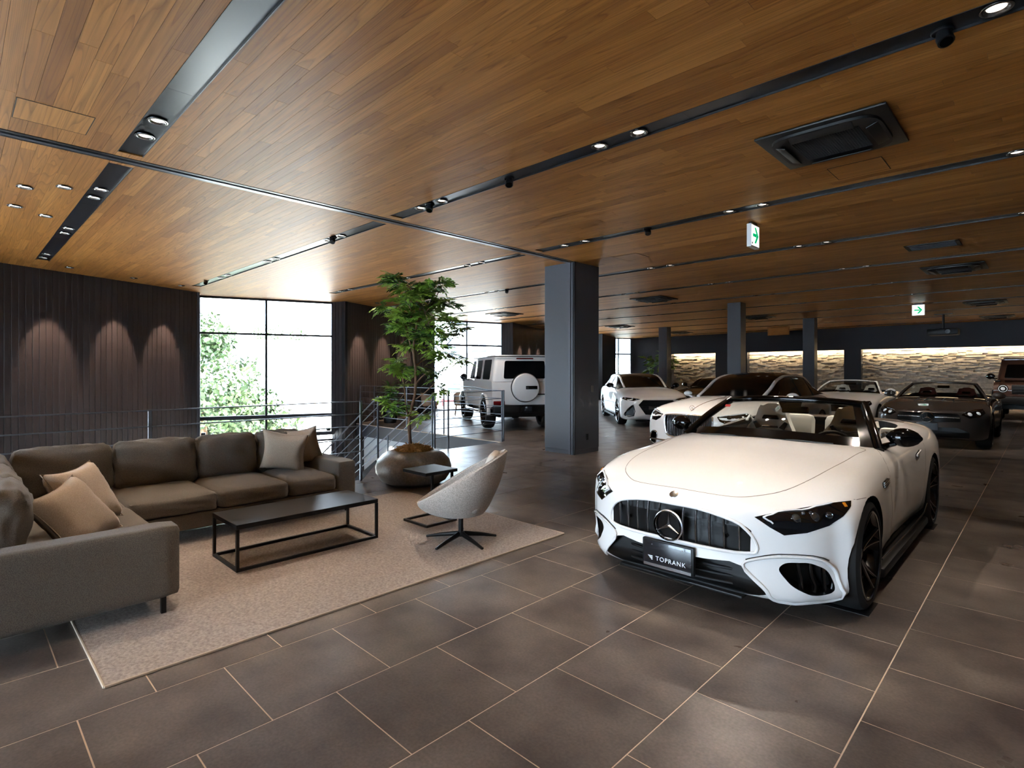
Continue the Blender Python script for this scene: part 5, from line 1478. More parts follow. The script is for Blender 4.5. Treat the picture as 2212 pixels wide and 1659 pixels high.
def round_tree(label, loc, h, r, n, seed):
    p = thing('potted_tree', label, 'potted tree', loc); rnd = random.Random(seed)
    MB().lathe([(0.0, 0), (0.25, 0), (0.32, 0.25), (0.28, 0.5), (0.22, 0.5), (0.0, 0.42)], 28).build('pot', 'satin_black', p, 50)
    MB().tube([(0, 0, 0.4), (0.08, 0.03, h*0.5), (-0.05, 0, h*0.8), (0.05, 0, h)], 0.03, 8).build('trunk', 'bark', p, 50)
    V = [frond_mesh('leaf_spray', 5, 0.35, 0.09, 0.2, 'leaf', 8, 1)]
    for k in range(n):
        v = Vector((rnd.gauss(0, 1), rnd.gauss(0, 1), rnd.gauss(0, 0.7))).normalized()*r*rnd.uniform(0.3, 1)
        o = link('leaf_spray', V[0], p, v+Vector((0, 0, h))); o.rotation_euler = (rnd.uniform(-.5, .5), rnd.uniform(-.5, .5), rnd.uniform(0, 6.3))
round_tree('bushy green tree near the far corner behind the white estate car', (-14.9, 27.2, 0), 2.05, 0.75, 70, 4)

# ------------------------------------------------------------------ railings and stair
def railing(label, posts, zs=(1.10, 0.93, 0.76, 0.585, 0.41, 0.24), m='rail_steel', pw=0.032):
    o = thing('railing', label, 'railing', (posts[0][0], posts[0][1], 0)); q = [Vector((p[0]-posts[0][0], p[1]-posts[0][1], 0)) for p in posts]
    for p in q: MB().bar(p, p+Vector((0, 0, 1.11)), pw, pw*0.6).build('post', m, o)
    for z in zs:
        top = z == zs[0]
        for a, b in zip(q[:-1], q[1:]):
            MB().bar(a+Vector((0, 0, z)), b+Vector((0, 0, z)), 0.03 if top else 0.013, 0.013).build('hand_rail' if top else 'rail', m, o)
    return o
railing('dark metal railing behind the corner sofa along the stair void', [(-6.74, -1.5), (-6.74, 1.50), (-6.74, 4.03)], m='rail_steel')
railing('grey metal railing on the far side of the stair void', [(-14.25, 8.5), (-13.5, 8.5), (-11.93, 8.5), (-10.4, 8.5), (-8.36, 8.5)])
railing('short grey railing at the stair head before the white off-roader', [(-8.33, 8.42), (-8.33, 6.92), (-8.30, 6.56)])

def stair():
    s = thing('stair', 'open stair going down beside the potted tree with grey metal handrails', 'stair', (-8.3, 5.9, 0)); n = 19; tr, ri = 0.285, 0.17
    for k in range(n): MB().bx(-tr*(k+1)-0.02, -tr*k, -0.58, 0.58, -ri*(k+1)-0.045, -ri*(k+1), 0.004).build('tread', 'dark_wall', s)
    for y in (-0.60, 0.60):
        MB().bar((0, y, -0.16), (-tr*n, y, -0.16-ri*n), 0.02, 0.26).build('stringer', 'black_metal', s)
        sl = ri/tr
        for x in (0.0, -1.5, -3.0, -4.5): MB().bar((x, y, x*sl-0.15), (x, y, x*sl+1.08), 0.03, 0.018).build('post', 'rail_steel', s)
        for z in (1.07, 0.90, 0.73, 0.56, 0.39, 0.22): MB().bar((0.0, y, z), (-tr*n, y, z-ri*n), 0.028 if z > 1 else 0.012, 0.012).build('hand_rail' if z > 1 else 'rail', 'rail_steel', s)
stair()
for k, (x, y, rz, t) in enumerate(((-14.35, 12.55, 0.9, 'right of the two by the window behind the railing'), (-14.9, 11.6, 2.4, 'left of the two by the window behind the railing'))):
    c = thing('armchair', 'small tan upholstered chair, %s' % t, 'chair', (x, y, 0), rz, 'tan chairs by the window')
    bm = soft_box((0.56, 0.52, 0.14), 0.05, (0, 0, 0.02)); bm.transform(Matrix.Translation((0, 0, 0.42))); MB().bm(bm).build('seat', 'beige_seat', c, 60)
    rows = []
    for z in (0.42, 0.55, 0.68, 0.80):
        rows.append([(0.30*math.sin(a), 0.02+0.29*math.cos(a)+0.1*(z-0.42), z-0.12*(1-math.cos(a))*(z-0.42)/0.4) for a in np.linspace(-1.9, 1.9, 15)])
    back = MB(); back.grid(rows); back.grid([[(p[0]*0.9, p[1]*0.9, p[2]) for p in r] for r in rows]); back.build('backrest', 'beige_seat', c, 60)
    for sx in (-1, 1):
        for sy in (-1, 1): MB().tube([(sx*0.2, sy*0.18, 0.38), (sx*0.25, sy*0.23, 0)], [0.02, 0.012], 8).build('leg', 'wood_leg', c, 50)
# ------------------------------------------------------------------ the other cars
def glasshouse(car, st, L, m='gloss_black', rail=None, rail_r=0.03, name='glasshouse'):
    """closed cabin: stations (y, x_belt, z_belt, x_roof, z_roof, z_top)"""
    A = np.array(st, float); yq = np.linspace(A[0, 0], A[-1, 0], 40)
    S = [pchip(A[:, 0], A[:, k], yq) for k in range(1, 6)]
    rows = []
    for i, y in enumerate(yq):
        xb, zb, xr, zr, zt = [s[i] for s in S]
        ctl = np.array([(xb, zb), ((xb*0.45+xr*0.55), zb+(zr-zb)*0.6), (xr, zr), (xr*0.72, zr+(zt-zr)*0.62), (xr*0.36, zr+(zt-zr)*0.92), (0, zt)])
        pr = pchip([0, 1, 2, 2.6, 3.3, 4], ctl, np.linspace(0, 4, 15))
        half = [(p[0], y-L/2, p[1]) for p in pr]
        rows.append(half+[(-p[0], p[1], p[2]) for p in half[-2::-1]])
    MB().grid(rows).build(name, m, car, 60)
    if rail:
        for sgn in (1, -1):
            P = [Vector((sgn*S[2][i], yq[i]-L/2, S[3][i])) for i in range(0, 40)]
            MB().tube(P, [(rail_r, rail_r*0.8)]*len(P), 8, ref=(1, 0, 0)).build('roof_rail', rail, car, 60)
            for f in (0.48, 0.72):
                i = int(f*39); P = [Vector((sgn*(S[0][i]+(S[2][i]-S[0][i])*t+0.004), yq[i]-L/2-0.05*(1-t), S[1][i]+(S[3][i]-S[1][i])*t)) for t in (0, 0.5, 1)]
                MB().tube(P, 0.016, 6).build('door_pillar', 'satin_black', car, 60)
    return rows

def base_car(name, label, loc, rz, L, rows, paint, fy, ry, R, track, nose, tail, cuts=(), W=0.25, rim='rim_black', well=0.37, open_top=None, spokes=5):
    car = thing(name, label, 'car', loc, rz)
    me0 = loft_body(rows, L, nose, tail, 36, 64); me0.materials.clear(); me0.materials.append(MATS[paint]); sk = Skin(me0)
    cs = [cutter(p, n, d, m) for (p, n, d, m) in cuts]+wheel_well(fy-L/2, well, 0.8, R, 0.45)+wheel_well(ry-L/2, well, 0.8, R, 0.45)
    if open_top: cs.append(MB().prism(rounded(open_top, 0.08), 0.40, 1.6).mesh('cutter', 'interior_dark'))
    me = cut(me0, cs); shade_like(me, sk); me.name = 'body'; body = link('body', me, car)
    for s in (-1, 1):
        for y in (fy, ry): wheel(car, s*track, y-L/2, s, R, W, R-0.085, spokes, True, rim)
    return car, body, sk

def sym(half): return half+[(-p[0],)+tuple(p[1:]) for p in half[::-1] if abs(p[0]) > 1e-4]

def saloon():
    L = 5.40; paint = 'car_white'
    rows = [body_row(*r) for r in ((.12, .86, .20, .66, .78, .76, .50, .80, .83, .20), (.40, .93, .18, .72, .82, .84, .52, .88, .91, .10), (.90, .955, .17, .78, .85, .90, .56, .955, .985),
            (1.5, .955, .18, .82, .86, .95, .60, 1.0, 1.03), (1.95, .95, .20, .85, .86, .98, .62, 1.03, 1.06), (3.0, .95, .20, .87, .86, .99, .62, 1.04, 1.06), (4.4, .95, .20, .87, .84, .99, .60, 1.04, 1.06),
            (5.1, .90, .25, .82, .78, .95, .55, 1.0, 1.02, -.08), (5.28, .85, .30, .76, .72, .90, .5, .95, .97, -.15))]
    y0 = -L/2
    gr = sym([(0, y0+0.05, .78), (.36, y0+0.05, .775), (.42, y0+0.05, .74), (.40, y0+0.05, .52), (.33, y0+.05, .42), (0, y0+0.05, .40)])
    side = [(.56, y0+.2, .44), (.70, y0+.2, .46), (.80, y0+.25, .38), (.82, y0+.25, .26), (.62, y0+.2, .25)]
    car, b, sk = base_car('saloon', 'long white luxury saloon with black roof and upright chrome grille behind the roadster', (-4.27, 11.40, 0), 0.0, L, rows, paint, 0.92, 4.12, 0.36, 0.82, (0.12, 0.5, 4), (0.1, 0.6, 4),
        [(gr, (0, -1, 0), 0.05, 'grille_black'), (side, (0.4, -1, 0), 0.05, 'grille_black'), (mirrored(side), (-0.4, -1, 0), 0.05, 'grille_black')], rim='rim_silver')
    for k in range(-11, 12):
        x = k*0.033; P = [(lambda h: h[0]+Vector((0, 0.006, 0)))(sk.hit((x, -4, z), (0, 1, 0))) for z in np.linspace(.43+0.03*abs(x), .765, 5)]
        MB().tube(P, [(0.012, 0.006)]*5, 6, ref=(0, 1, 0)).build('grille_bar', 'chrome', b, 40)
    MB().tube(on_skin(sk, gr, 0.004, 3, True), 0.014, 8, closed=True).build('grille_frame', 'chrome', b, 40)
    for s in (-1, 1):
        H = [(.47, y0+.10, .77), (.66, y0+.25, .82), (.80, y0+.42, .835), (.86, y0+.5, .80), (.83, y0+.40, .70), (.74, y0+.28, .645), (.60, y0+.16, .64), (.50, y0+.12, .69)]; H = [(s*p[0], p[1], p[2]) for p in H]
        lp = patch(sk, H if s > 0 else H[::-1], (s*.45, -.85, .3), 0.004, 0.06, 0.01, 'lamp_glass_dark', 'headlamp', b)
        for (a, c, d) in ((.62, y0+.2, .73), (.74, y0+.3, .745)):
            l, nn, _ = sk.near(Vector((s*a, c, d))); MB().lathe([(0.0005, 0.012), (0.03, 0.01), (0.045, 0.0)], 16, Matrix.Translation(l+nn*0.004) @ nn.to_track_quat('Z', 'Y').to_matrix().to_4x4()).build('lamp_projector', 'lamp_lens', lp, 40)
        MB().tube(on_skin(sk, [(s*p[0], p[1], p[2]) for p in ((.50, y0+.12, .76), (.66, y0+.25, .808), (.82, y0+.45, .82))], 0.008, 4), 0.007, 6).build('daylight_bar', 'lamp_led', lp, 40)
        MB().tube(on_skin(sk, [(s*p[0], p[1], p[2]) for p in side], 0.004, 3, True), 0.012, 8, closed=True).build('intake_frame', 'chrome', b, 40)
        door_mirror(car, s, 1.0, -0.62, 1.07, 'car_white', 0.10, 0.06)
    MB().tube(on_skin(sk, [(0, y0+.16, .84), (0, y0+.8, .98), (0, y0+1.6, 1.04)], 0.001, 6), 0.006, 6).build('hood_spear', 'chrome', b, 40)
    star_emblem(b, (0, y0+.20, .895), 0.04, ring=0.004)
    MB().tube([(0, y0+.20, .845), (0, y0+.20, .86)], 0.006, 8).build('star_stem', 'chrome', b)
    MB().tube([(x, y0-.005+.25*x*x, .33) for x in np.linspace(-.75, .75, 11)], 0.016, 8).build('bumper_strip', 'chrome', b, 40)
    MB().bx(-.40, .40, y0+0.0, y0+.05, .20, .31, 0.01).build('lower_intake', 'grille_black', b)
    st = [(1.72, .84, 1.0, .60, 1.03, 1.06), (2.10, .83, 1.01, .60, 1.17, 1.24), (2.5, .82, 1.02, .59, 1.34, 1.41), (2.95, .82, 1.02, .58, 1.42, 1.49), (3.5, .82, 1.02, .58, 1.435, 1.505), (4.1, .81, 1.02, .57, 1.39, 1.46), (4.6, .80, 1.03, .56, 1.24, 1.31), (5.0, .78, 1.03, .55, 1.05, 1.09)]
    glasshouse(car, st, L, 'gloss_black', paint, 0.035)
    for x in (-.36, .36): MB().box((x, 0.15, 1.12), (0.24, 0.1, 0.16), 0.04).build('headrest', 'leather_white', car, 40)

def estate():
    L = 4.98; y0 = -L/2
    rows = [body_row(*r) for r in ((.12, .88, .19, .66, .80, .74, .52, .79, .81, .20), (.40, .95, .17, .72, .85, .83, .56, .87, .89, .10), (.90, .975, .17, .78, .88, .90, .60, .94, .965), (1.5, .965, .18, .82, .88, .95, .64, .99, 1.015),
            (1.9, .955, .19, .86, .87, .98, .64, 1.03, 1.05), (3.0, .96, .19, .88, .87, 1.0, .64, 1.04, 1.06), (4.1, .97, .18, .90, .87, 1.02, .64, 1.05, 1.07), (4.7, .92, .24, .86, .82, .99, .6, 1.02, 1.04, -.06), (4.86, .87, .3, .8, .78, .95, .55, .98, 1.0, -.12))]
    gr = sym([(0, y0+.05, .735), (.40, y0+.05, .735), (.52, y0+.05, .60), (.34, y0+.05, .34), (0, y0+.05, .32)])
    side = [(.60, y0+.2, .55), (.66, y0+.2, .58), (.86, y0+.3, .36), (.84, y0+.3, .30), (.60, y0+.2, .30)]
    car, b, sk = base_car('estate_car', 'white estate car with black hexagon grille beside the big column', (-9.14, 15.43, 0), 0.736, L, rows, 'car_white', 0.93, 3.86, 0.365, 0.84, (0.11, 0.5, 4), (0.1, 0.6, 4),
        [(gr, (0, -1, 0), 0.05, 'grille_black'), (side, (0.4, -1, 0), 0.05, 'grille_black'), (mirrored(side), (-0.4, -1, 0), 0.05, 'grille_black')], rim='rim_black')
    for z in np.linspace(.38, .69, 6):
        hw = np.interp(z, [.33, .60, .73], [.32, .48, .38]); MB().tube([(lambda h: h[0]+Vector((0, 0.02, 0)))(sk.hit((x, -4, z), (0, 1, 0))) for x in np.linspace(-hw, hw, 9)], 0.005, 6).build('grille_slat', 'satin_black', b)
    MB().bx(-.26, .26, y0+.035, y0+.05, .47, .58, 0.004).build('number_plate', 'plate_black', b)
    for s in (-1, 1):
        H = [(.46, y0+.10, .745), (.70, y0+.25, .79), (.88, y0+.42, .80), (.90, y0+.46, .75), (.80, y0+.3, .705), (.62, y0+.18, .69)]; H = [(s*p[0], p[1], p[2]) for p in H]
        lp = patch(sk, H if s > 0 else H[::-1], (s*.45, -.85, .3), 0.004, 0.06, 0.01, 'lamp_glass_dark', 'headlamp', b)
        MB().tube(on_skin(sk, [(s*p[0], p[1], p[2]) for p in ((.52, y0+.13, .72), (.70, y0+.24, .745), (.84, y0+.36, .77))], 0.007, 4), 0.006, 6).build('daylight_bar', 'lamp_lens', lp, 40)
        MB().tube(on_skin(sk, [(s*p[0], p[1], p[2]) for p in side], 0.003, 2, True), 0.010, 8, closed=True).build('intake_frame', 'satin_black', b, 40)
        door_mirror(car, s, 1.0, -0.50, 1.10, 'gloss_black')
        MB().box((s*0.93, 0, 0.2), (0.08, 2.0, 0.06), 0.02).build('side_skirt', 'satin_black', b, 40)
    MB().box((0, y0+.10, .17), (1.2, .14, .03), .01).build('front_splitter', 'satin_black', b, 40)
    st = [(1.68, .84, 1.0, .62, 1.03, 1.05), (2.05, .84, 1.01, .62, 1.17, 1.23), (2.45, .83, 1.02, .61, 1.32, 1.39), (2.9, .83, 1.02, .61, 1.39, 1.455), (3.6, .82, 1.03, .60, 1.40, 1.465), (4.3, .80, 1.04, .58, 1.36, 1.43), (4.62, .78, 1.05, .56, 1.25, 1.31), (4.88, .75, 1.05, .52, 1.07, 1.10)]
    glasshouse(car, st, L, 'gloss_black', 'car_white', 0.034)

def coupe():
    L = 4.5; y0 = -L/2
    rows = [body_row(*r) for r in ((.15, .80, .20, .60, .72, .68, .46, .72, .74, .25), (.5, .90, .17, .68, .78, .80, .52, .82, .84, .1), (.95, .92, .17, .72, .80, .86, .56, .88, .90), (1.6, .91, .18, .76, .80, .89, .58, .93, .95), (2.6, .92, .18, .8, .82, .92, .6, .95, .97), (3.6, .95, .18, .82, .84, .95, .6, .98, 1.0), (4.2, .88, .24, .74, .78, .88, .54, .92, .94, -.1), (4.38, .82, .3, .68, .72, .82, .5, .86, .88, -.2))]
    car, b, sk = base_car('coupe', 'black coupe mostly hidden between the white estate and the saloon', (-9.0, 20.6, 0), 0.1, L, rows, 'car_black', 0.9, 3.45, 0.34, 0.79, (0.12, 0.45, 4), (0.1, 0.55, 4))
    st = [(1.45, .80, .92, .60, .95, .97), (1.85, .79, .93, .58, 1.10, 1.15), (2.25, .78, .94, .56, 1.21, 1.27), (2.7, .78, .94, .55, 1.235, 1.295), (3.3, .77, .96, .54, 1.17, 1.22), (3.9, .74, .97, .52, 1.02, 1.05)]
    glasshouse(car, st, L, 'tint_glass', 'car_black', 0.03)
    for s in (-1, 1):
        door_mirror(car, s, 0.98, -0.45, 1.03, 'car_black')
        H = [(.52, y0+.25, .70), (.70, y0+.40, .77), (.76, y0+.55, .78), (.72, y0+.40, .68), (.6, y0+.27, .64)]; H = [(s*p[0], p[1], p[2]) for p in H]
        patch(sk, H if s > 0 else H[::-1], (s*.4, -.8, .4), 0.004, 0.06, 0.01, 'lamp_lens', 'headlamp', b)

def open_car(name, label, loc, rz, paint, seats, frame, mirror_m, L=4.6, grey=False):
    y0 = -L/2
    rows = [body_row(*r) for r in ((.14, .84, .17, .60, .74, .68, .48, .745, .765, .22), (.40, .91, .16, .66, .80, .76, .54, .80, .82, .12), (.90, .94, .16, .72, .82, .84, .58, .875, .90), (1.5, .93, .17, .76, .82, .89, .60, .93, .95), (2.0, .92, .18, .79, .82, .905, .62, .94, .96), (2.7, .925, .18, .8, .83, .92, .64, .955, .975),
            (3.3, .945, .18, .82, .85, .945, .64, .985, 1.0), (3.9, .94, .18, .8, .84, .935, .62, .975, .99), (4.3, .89, .23, .73, .79, .88, .56, .92, .94, -.1), (4.48, .83, .28, .67, .73, .83, .5, .88, .90, -.2))]
    gr = sym([(0, y0+.05, .70), (.45, y0+.05, .695), (.53, y0+.05, .62), (.50, y0+.05, .53), (0, y0+.05, .51)])
    low = sym([(0, y0+.05, .42), (.45, y0+.05, .42), (.62, y0+.1, .34), (.66, y0+.1, .22), (0, y0+.05, .21)])
    op = [(-0.68, -0.40), (0.68, -0.40), (0.70, 0.2), (0.68, 0.95), (0.5, 1.1), (-0.5, 1.1), (-0.68, 0.95), (-0.70, 0.2)]
    car, b, sk = base_car(name, label, loc, rz, L, rows, paint, 0.88, 3.46, 0.34, 0.80, (0.12, 0.45, 4), (0.1, 0.55, 4), [(gr, (0, -1, 0), 0.05, 'grille_black'), (low, (0, -1, 0), 0.06, 'grille_black')], rim='rim_black' if grey else 'rim_silver', open_top=op)
    if grey:
        for s in (-1, 1): MB().tube([(lambda h: h[0]+Vector((0, 0.008, 0)))(sk.hit((s*x, -4, z), (0, 1, 0))) for x, z in ((.12, .612), (.3, .615), (.49, .61))], [(0.014, 0.008)]*3, 8, ref=(0, 0, 1)).build('grille_bar', 'chrome', b, 40)
        star_emblem(b, (0, y0-.005, .612), 0.10); MB().lathe([(0.0005, 0), (0.095, 0.0), (0.097, 0.03)], 24, Matrix.Translation((0, y0+.004, .612)) @ Matrix.Rotation(PI/2, 4, 'X')).build('star_base', 'gloss_black', b, 40)
        e = sk.near(Vector((0, y0+.10, .755))); MB().lathe([(0.0005, 0.006), (0.02, 0.006), (0.03, 0.0)], 20, Matrix.Translation(e[0]) @ e[1].to_track_quat('Z', 'Y').to_matrix().to_4x4()).build('hood_badge', 'rim_silver', b, 40)
        MB().bx(-.17, .17, y0-.02, y0+.0, .36, .50, .004).build('number_plate', 'plate_black', b)
        for s in (-1, 1):
            for x in (.14, .30): MB().tube(on_skin(sk, [(s*x*1.1, y0+.9, .9), (s*x, y0+1.1, .93), (s*x, y0+1.35, .945)], 0.002, 3), [(0.004, 0.014)]*7, 6).build('hood_vent', 'satin_black', b, 40)
    for s in (-1, 1):
        H = [(.50, y0+.14, .66), (.58, y0+.20, .74), (.74, y0+.38, .80), (.82, y0+.50, .80), (.84, y0+.46, .70), (.76, y0+.30, .615), (.62, y0+.18, .60)]; H = [(s*p[0], p[1], p[2]) for p in H]
        lp = patch(sk, H if s > 0 else H[::-1], (s*.45, -.8, .4), 0.004, 0.05, 0.01, 'lamp_glass_dark', 'headlamp', b)
        for (a, c, d) in ((.62, y0+.2, .665), (.75, y0+.33, .70)):
            l, nn, _ = sk.near(Vector((s*a, c, d))); MB().lathe([(0.0005, 0.016), (0.026, 0.012), (0.04, 0.0)], 16, Matrix.Translation(l+nn*0.004) @ nn.to_track_quat('Z', 'Y').to_matrix().to_4x4()).build('lamp_projector', 'lamp_led', lp, 40)
        MB().tube(on_skin(sk, [(s*p[0], p[1], p[2]) for p in ((.54, y0+.16, .69), (.60, y0+.22, .74), (.74, y0+.38, .785))], 0.008, 4), 0.006, 6).build('daylight_bar', 'chrome', lp, 40)
        door_mirror(car, s, 0.96, -0.25, 1.0, mirror_m)
        MB().bx(s*0.68, s*0.72, -0.36, 0.85, 0.45, 0.93, 0.01).build('door_card', 'interior_dark', car, 40)
    base = [(-.78, -.42, .92), (-.5, -.62, .945), (0, -.70, .96), (.5, -.62, .945), (.78, -.42, .92)]
    head = [(-.57, .16, 1.225), (-.3, .06, 1.255), (0, .03, 1.265), (.3, .06, 1.255), (.57, .16, 1.225)]
    windscreen(car, base, head, 'gloss_black', 24, 10, 2, 1, 1, pr=0.028, m_pillar=frame)
    MB().box((0, .12, 1.165), (0.22, 0.03, 0.06), 0.012).build('rear_view_mirror', 'gloss_black', car, 40)
    MB().prism(rounded([(-0.67, -0.42), (0.67, -0.42), (0.67, -0.05), (-0.67, -0.05)], 0.05), 0.62, 0.91).build('dashboard', 'interior_dark', car, 40)
    for x in (-.36, .36): seat(car, x, 0.55, seats, top=1.14)
    st = MB().tube([(0.36+0.17*math.cos(k*2*PI/24), -0.0+0.06*math.sin(k*2*PI/24), 0.82+0.16*math.sin(k*2*PI/24)) for k in range(24)], 0.015, 6, closed=True).build('steering_wheel', 'satin_black', car, 40)
    return car

def off_roader(label, loc, rz, paint, front_dark=False, name='off_roader'):
    """boxy four-door with external spare wheel; local front at -y"""
    car = thing(name, label, 'car', loc, rz); R = 0.41
    # lower body: profile in y-z swept across x
    prof = [(-2.20, .60), (-2.22, .95), (-2.16, 1.12), (-2.05, 1.18), (-0.98, 1.26), (2.22, 1.26), (2.24, .62), (1.9, .52), (-1.9, .52)]
    m = MB(); n = len(prof)
    M = Matrix(((0, 0, 1, 0), (1, 0, 0, 0), (0, 1, 0, 0), (0, 0, 0, 1)))
    m.prism(rounded(prof, 0.05, 4), -0.88, 0.88, M)
    me0 = m.mesh('body', paint, merge=0.0005)
    me = cut(me0, wheel_well(-1.44, 0.47, 0.9, R, 0.5)+wheel_well(1.44, 0.47, 0.9, R, 0.5)); smooth(me, 35); body = link('body', me, car)
    # cabin
    cab = MB(); lo = [(-.86, -.98), (.86, -.98), (.86, 2.22), (-.86, 2.22)]; hi = [(-.77, -.52), (.77, -.52), (.77, 2.14), (-.77, 2.14)]
    lo = rounded(lo, 0.10, 4); hi = rounded(hi, 0.10, 4); k = len(lo)
    cab.add([(x, y, 1.255) for x, y in lo]+[(x, y, 1.90) for x, y in hi]+[(x*0.93, y*0.985+0.01, 1.945) for x, y in hi], [(i, (i+1) % k, k+(i+1) % k, k+i) for i in range(k)]+[(k+i, k+(i+1) % k, 2*k+(i+1) % k, 2*k+i) for i in range(k)]+[tuple(2*k+i for i in range(k))])
    cab.build('cabin', paint, body, 35)
    MB().tube([(x, y, 1.905) for x, y in rounded([(-.79, -.54), (.79, -.54), (.79, 2.16), (-.79, 2.16)], 0.1, 4)], 0.012, 6, closed=True).build('rain_gutter', 'satin_black' if not front_dark else paint, body, 40)
    def side_x(z): return .86+(.77-.86)*(z-1.255)/.645
    def yb(y, z): return y
    for s in (-1, 1):
        for (a, b_) in ((-.72, -.08), (.16, .78), (1.02, 1.84)):
            z0, z1 = 1.30, 1.83; sl = 0.30 if a < -.5 else 0.0
            P = [(a, z0), (b_, z0), (b_, z1), (a+sl, z1)]; P = rounded(P, 0.06, 3)
            w = MB(); q = [(s*(side_x(z)+0.004), y, z) for y, z in P]; q2 = [(s*(side_x(z)-0.02), y, z) for y, z in P]; kk = len(q)
            tri = tessellate_polygon([[Vector((y, z, 0)) for y, z in P]])
            w.add(q+q2, [tuple(t) for t in tri]+[(i, (i+1) % kk, kk+(i+1) % kk, kk+i) for i in range(kk)]); w.build('side_window', 'gloss_black', body, 35)
        MB().tube([(s*.885, -2.1, 1.02), (s*.89, 0, 1.05), (s*.885, 2.2, 1.02)], [(0.018, 0.02)]*3, 6).build('rub_strip', 'satin_black', body, 40)
        for yy in (-1.44, 1.44):
            A = [(s*.90, yy+0.50*math.cos(t), R+0.50*math.sin(t)) for t in np.linspace(-0.05, PI+0.05, 17)]
            MB().tube(A, [(0.05, 0.03)]*17, 8, ref=(1, 0, 0)).build('wheel_flare', paint if not front_dark else 'satin_black', body, 40)
            wheel(car, s*.80, yy, s, R, 0.28, 0.29, 5, True, 'rim_black')
        MB().tube([(s*.93, -.85, .44), (s*.95, -.7, .42), (s*.95, .75, .42), (s*.93, .9, .44)], 0.04, 10).build('side_step', 'chrome', body, 40)
        door_mirror(car, s, 1.03, -.82, 1.36, 'car_black', 0.12, 0.10, (s*.87, -.78, 1.27))
        t = MB().box((s*.70, 2.255, .70), (.30, .04, .11), .015).build('tail_lamp', 'tail_red', body, 40)
        MB().box((s*.62, 2.30, .585), (.24, .02, .03), .006).build('reflector', 'tail_red', body, 40)
        MB().box((s*.80, -1.9, 1.225), (.14, .26, .05), .02).build('wing_indicator', 'satin_black', body, 40)
        hd = MB().lathe([(0.0005, 0.03), (0.07, 0.028), (0.105, 0.01), (0.125, 0.0), (0.13, -0.03)], 28, Matrix.Translation((s*.66, -2.215, .98)) @ Matrix.Rotation(PI/2, 4, 'X')).build('headlamp', 'lamp_glass_dark', body, 40)
        MB().tube([(s*.66+.098*math.cos(a), -2.235, .98+.098*math.sin(a)) for a in np.linspace(0, 2*PI, 25)[:-1]], 0.010, 6, closed=True).build('ring_lamp', 'lamp_led', hd, 40)
        MB().lathe([(0.0005, 0.04), (0.05, 0.035), (0.06, 0.02)], 18, Matrix.Translation((s*.66, -2.215, .98)) @ Matrix.Rotation(PI/2, 4, 'X')).build('lamp_lens', 'lamp_led', hd, 40)
        MB().tube([(s*.86, -.5, .95), (s*.91, -.46, .95), (s*.91, -.30, .95), (s*.86, -.27, .95)], 0.012, 6).build('door_handle', paint, body, 40)
    # rear
    MB().prism(rounded([(-.57, 1.33), (.57, 1.33), (.54, 1.79), (-.54, 1.79)], 0.05), 0, 0.012, Matrix.Translation((0, 2.225, 0)) @ Matrix.Rotation(PI/2, 4, 'X')).build('rear_window', 'gloss_black', body, 40).rotation_euler = (0, 0, 0)
    MB().box((0, 2.215, 1.85), (.46, .05, .035), .01).build('high_brake_lamp', 'tail_red', body, 40)
    sp = MB().lathe([(0.0005, 0.16), (0.30, 0.16), (0.345, 0.145), (0.365, 0.115), (0.37, 0.0), (0.30, -0.03)], 44, Matrix.Translation((0.02, 2.27, 1.10)) @ Matrix.Rotation(-PI/2, 4, 'X')).build('spare_wheel_cover', paint, body, 35)
    MB().lathe([(0.372, 0.10), (0.385, 0.05), (0.372, 0.0)], 44, Matrix.Translation((0.02, 2.27, 1.10)) @ Matrix.Rotation(-PI/2, 4, 'X')).build('cover_band', 'satin_black', sp, 35)
    MB().box((-.12, 2.433, 1.10), (.31, .012, .085), .03).build('cover_badge', 'gloss_black', sp, 40)
    star_emblem(sp, (-.01, 2.442, 1.10), 0.024, (0, 1, 0), ring=0.003)
    MB().box((0, 2.26, .54), (1.72, .14, .22), .03).build('rear_bumper', 'satin_black', body, 40)
    MB().box((.0, 2.34, .53), (.33, .012, .16), .003).build('rear_plate', 'plate_black', body)
    MB().box((-.44, 2.26, .92), (.20, .03, .03), .01).build('door_latch', 'satin_black', body, 40)
    MB().bx(-.7, .7, -1.9, 2.1, .34, .53).build('chassis', 'grille_black', body)
    MB().bx(-.55, .55, 1.2, 1.6, .28, .5).build('rear_axle', 'grille_black', body)
    # front
    MB().prism(rounded([(-.68, 1.30), (.68, 1.30), (.62, 1.83), (-.62, 1.83)], 0.05), 0, 0.012, Matrix.Translation((0, -.97, 0)) @ Matrix.Translation((0, 0, 1.30)) @ Matrix.Rotation(-0.61, 4, 'X') @ Matrix.Translation((0, 0, -1.30)) @ Matrix.Rotation(PI/2, 4, 'X')).build('windscreen', 'gloss_black', body, 40)
    MB().box((0, -2.225, .97), (.92, .03, .28), .03).build('grille', 'grille_black', body, 40)
    for k in range(3): MB().box((0, -2.245, .89+.08*k), (.86, .012, .018), .004).build('grille_bar', 'chrome' if not front_dark else 'satin_black', body, 40)
    star_emblem(body, (0, -2.262, .97), 0.115)
    MB().box((0, -2.28, .63), (1.80, .18, .24), .04).build('front_bumper', paint if not front_dark else 'satin_black', body, 40)
    MB().box((0, -2.375, .64), (.33, .012, .165), .003).build('front_plate', 'plate_black', body)
    return car

